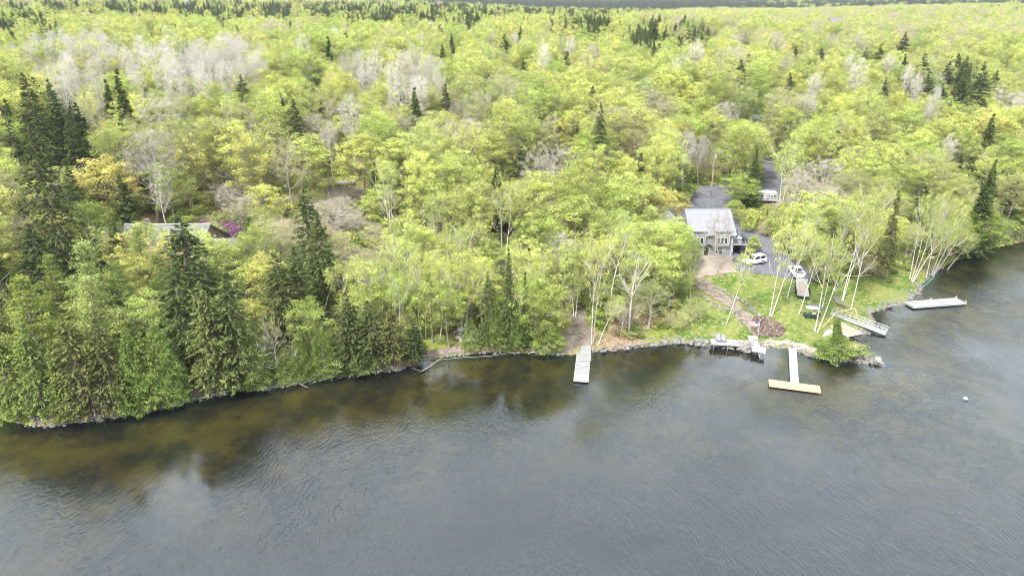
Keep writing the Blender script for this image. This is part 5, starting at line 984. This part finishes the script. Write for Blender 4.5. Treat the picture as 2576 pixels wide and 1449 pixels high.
# ---- rocks
def rock_mesh(seed):
    r = random.Random(seed); bm = bmesh.new(); bmesh.ops.create_icosphere(bm, subdivisions=3, radius=1); ax = [(Vector((r.gauss(0,1), r.gauss(0,1), r.gauss(0,1))).normalized(), r.uniform(.55,.9)) for _ in range(9)]
    for v in bm.verts:
        p = v.co.copy()
        for n_, d_ in ax:
            k = p.dot(n_)
            if k > d_: p -= n_*(k-d_)*.9
        p *= 1+.05*math.sin(p.x*7+seed)+.05*math.sin(p.y*9+p.z*6); p.z *= .72; v.co = p
    me = bpy.data.meshes.new('rock'); bm.to_mesh(me); bm.free(); me.materials.append(rock_m if seed % 2 else palerock_m); return me
ROCKS = [rock_mesh(i) for i in range(8)]
def rock(px, py, wd, label, grp, name='boulder', z=None, i=None):
    p = ground_at(px, py) if z is None else at_z(px, py, z); zc = proj(p.x, p.y, p.z)[2]; r = wd/FD*zc/2
    o = bpy.data.objects.new(name, ROCKS[random.randrange(8) if i is None else i]); C.objects.link(o); o.location = (p.x, p.y, (z if z is not None else hz(p.x, p.y))+r*.22); o.rotation_euler = (random.uniform(-.2,.2), random.uniform(-.2,.2), random.uniform(0,6.28)); o.scale = (r*random.uniform(.95,1.15), r*random.uniform(.75,1), r*random.uniform(.8,1.1)); tag(o, label, 'boulder' if name == 'boulder' else 'rock', grp)
K6 = .8587/6.44; BL = [(620,-30,80),(690,5,80),(745,25,90),(800,45,110),(865,110,110),(940,140,90),(1040,190,110),(1130,240,120),(1215,298,80),(1280,345,80),(1290,390,100),(1345,430,60),(1400,460,60),(1440,510,120),(1355,532,34),(1312,552,38)]
BR = [(330,130,90),(400,165,80),(470,215,130),(590,285,90),(690,345,90),(760,385,80),(820,405,110),(940,440,80),(1010,505,90),(1050,565,90),(1090,620,70),(1080,672,90)]; OT = [(750,675,90,'grey boulder at the foot of the birch left of the dirt path'),(550,870,80,'pale flat boulder on the grass behind the shore deck'),(1500,380,60,'brown boulder sunk in the lawn near the forked birch'),(1730,935,90,'pale boulder at the lower edge of the dark soil bed'),(1905,885,80,'pale rock heap corner at the right tip of the soil bed'),(1820,415,50,'small flat pale stone in the lawn below the trailer')]
for L_, nm in ((BL, 'upper'), (BR, 'lower')):
    for i, (x, y, w_) in enumerate(L_):
        rock((2000)*.8587+x*K6, 850*.8587+y*K6, w_*K6*1.05, f'{"large" if w_ > 95 else "small" if w_ < 65 else "mid-sized"} grey boulder lining the {nm} side of the dirt path, {ORD[i] if i < 12 else ["thirteenth from left","fourteenth from left","fifteenth from left","rightmost"][i-12]}', 'boulders lining the dirt path')
for x, y, w_, lb in OT: rock(2000*.8587+x*K6, 850*.8587+y*K6, w_*K6, lb, 'loose boulders')
rock(2172,686,26,'dark flat boulder at the edge of the trees above the right lawn','loose boulders',i=1); rock(2197,688,34,'grey flat boulder beside the dark one above the right lawn','loose boulders',i=1); rock(1800,775,14,'pale boulder in the brown bank under the trees left of the path','loose boulders')
rock(253,1057,18,'pale rock in the water at the foot of the lakeside cedars','loose boulders',z=.05,i=0); rock(1858,872,24,'pale block under the middle of the shore deck','loose boulders',z=.3,i=0); rock(1876,878,46,'wide tan slab of rock under the right end of the shore deck','loose boulders',z=.2); rock(1898,889,16,'dark rock beneath the pier deck','loose boulders',z=.1,i=1)
# stones along the waterline, by stretch
for (i0, i1, n, lo, hi, desc) in [(24,28,46,9,20,'grey rock on the bank below the shore deck'),(20,24,40,6,15,'rock on the bank left of the shore deck'),(30,35,44,6,13,'rock in the stone spit'),(8,17,46,4,10,'rock along the shaded left shore'),(48,53,30,5,11,'rock on the shore beside the moored float'),(44,48,14,5,10,'rock at the water beside the gangway')]:
    pts = [Vector(p) for p in SHORE_D[i0:i1+1]]
    for k in range(n):
        w_ = random.uniform(lo, hi); t_ = random.uniform(0, len(pts)-1.001); a = pts[int(t_)].lerp(pts[int(t_)+1], t_-int(t_)); rock(a.x+random.uniform(-3,3), a.y+random.uniform(-7,4), w_, f'{"small " if w_ < lo+(hi-lo)/3 else "large " if w_ > hi-(hi-lo)/3 else ""}{desc}, {["towards its left end","left of its middle","right of its middle","towards its right end"][int(4*t_/(len(pts)-1))]}', 'shoreline rocks: '+desc, 'shore_rock', z=random.uniform(-.02,.35))
for k, (px, py, w_) in enumerate([(2143,901,22),(2160,903,16),(2178,905,26),(2192,908,24),(2207,911,30)]): rock(px, py, w_, 'pale rock barely above water at the tip of the spit, '+ORD[k], 'rocks at the tip of the spit', 'shore_rock', z=.0)
rows = []; stsrc = []
for k in range(2600):
    i = random.randrange(3, 52); t_ = random.random(); a = Vector(SHORE_D[i]).lerp(Vector(SHORE_D[i+1]), t_); p = at_z(a.x, a.y, 0); x = p.x+random.gauss(0,.9); y = p.y+random.gauss(0,.9); s_ = random.uniform(.08,.28); rows.append((x, y, max(hz(x, y), -.25), random.uniform(0,6.28), s_*1.2, s_, random.randrange(4)))
col = None
def mass_plain(name, label, meshes, pts):
    global fixed_colour
    keep_ = fixed_colour; fixed_colour = lambda m, cc: m
    for m in meshes:
        if len(m.materials) < 2: m.materials.append(m.materials[0])
    o = mass(name, label, [(m, (1,1,1)) for m in meshes], pts); fixed_colour = keep_; return o
mass_plain('shore_gravel', 'loose stones and gravel along the waterline', [m.copy() for m in ROCKS[:4]], rows)

# ---- driftwood and fallen logs
def log(a, b, r0, r1, label, za=None, zb=None, name='driftwood_log', knobs=2, m=None):
    A = ground_at(*a) if za is None else at_z(*a, za); B = ground_at(*b) if zb is None else at_z(*b, zb); A = Vector(A); B = Vector(B)
    if za is None: A.z += .12
    if zb is None: B.z += .12
    d = B-A; mb = MB(); pts = [d*t_+Vector((random.gauss(0,.06)*d.length*.2, random.gauss(0,.06)*d.length*.2, random.gauss(0,.05)))*(0 < t_ < 1) for t_ in (0,.25,.5,.75,1)]; mb.tube(pts, np.linspace(r0, r1, 5).tolist(), 7)
    for k in range(knobs):
        s0 = pts[1+k % 3]; mb.tube([s0, s0+Vector((random.gauss(0,.5), random.gauss(0,.4), random.uniform(.2,.7)))*min(1, d.length*.3)], [r1*.8, .015], 5)
    o = mb.build(name, m or drift_m, None, smooth=True, loc=A); tag(o, label, 'log')
for a in [((432,1018),(478,1008),.16,.1,'pale driftwood log on the bank right of the lakeside cedars',.3,.3),((500,1003),(545,990),.1,.05,'thin driftwood branch on the driftwood bank, leftmost',.3,.3),((545,988),(580,982),.12,.08,'short driftwood log at the left end of the driftwood bank',.35,.3),
  ((640,976),(700,970),.1,.05,'crooked pale branch over the water in the middle of the driftwood bank',.2,.4),((720,972),(790,945),.14,.06,'forked white driftwood snag at the right of the driftwood bank',.15,.8),((745,962),(775,975),.08,.04,'short white driftwood prong pointing into the water',.4,.1),((820,948),(858,942),.14,.09,'grey log on the dark bank left of the round cedar bush',.3,.3),
  ((1040,950),(1122,893),.13,.05,'long fallen trunk slanting from shore down into the shallows',-.5,.9),((1105,905),(1340,884),.05,.03,'long thin pole floating along the shore left of the plank dock',.05,.15),((1335,886),(1385,878),.12,.07,'driftwood heap end left of the plank dock',.3,.5),((1400,893),(1440,880),.08,.05,'short pale pole resting in the water beside the plank dock',.1,.4),
  ((1530,848),(1582,874),.09,.06,'straight pale pole leaning on the bank right of the plank dock',None,.3),((1180,920),(1210,945),.1,.07,'sunken log seen through the brown shallows',-.6,-.8),((0,1046),(38,1052),.12,.06,'pale log at the far left edge of the shore',.3,.2),((1575,870),(1640,860),.09,.05,'tangled grey branch along the bank left of the grass',.5,.7),((270,460),(330,425),.25,.12,'dark fallen trunk on the slope beside the big bare tree',None,None)]:
    log(a[0], a[1], a[2], a[3], a[4], a[5], a[6])
bpp = ground_at(918, 568); BP = MB()
for k in range(160):
    c0 = Vector((random.gauss(0,2.2), random.gauss(0,1.6), random.uniform(.1,1.3))); dd = Vector((random.gauss(0,1), random.gauss(0,.6), random.gauss(0,.25))).normalized()*random.uniform(.8,2.4); BP.tube([c0-dd/2, c0+dd/2], [.06,.03], 4)
tag(BP.build('brush_pile', drift_m, None, loc=bpp), 'grey heap of cut brush and branches in the brown clearing', 'brush pile')

# ================================================================== the air
hm = bpy.data.materials.new('pale_air'); hm.use_nodes = True; nt = hm.node_tree; nt.nodes.clear(); ho = nt.nodes.new('ShaderNodeOutputMaterial'); pv = nt.nodes.new('ShaderNodeVolumePrincipled')
pv.inputs['Color'].default_value = (.86,.92,1.0,1); pv.inputs['Density'].default_value = .0001; pv.inputs['Anisotropy'].default_value = .2; nt.links.new(pv.outputs[0], ho.inputs['Volume'])
hb = MB().box((0, 4300, 90), (14000, 10000, 250)).build('haze', hm); tag(hb, 'thin pale air fading the far ridge', kind='stuff')
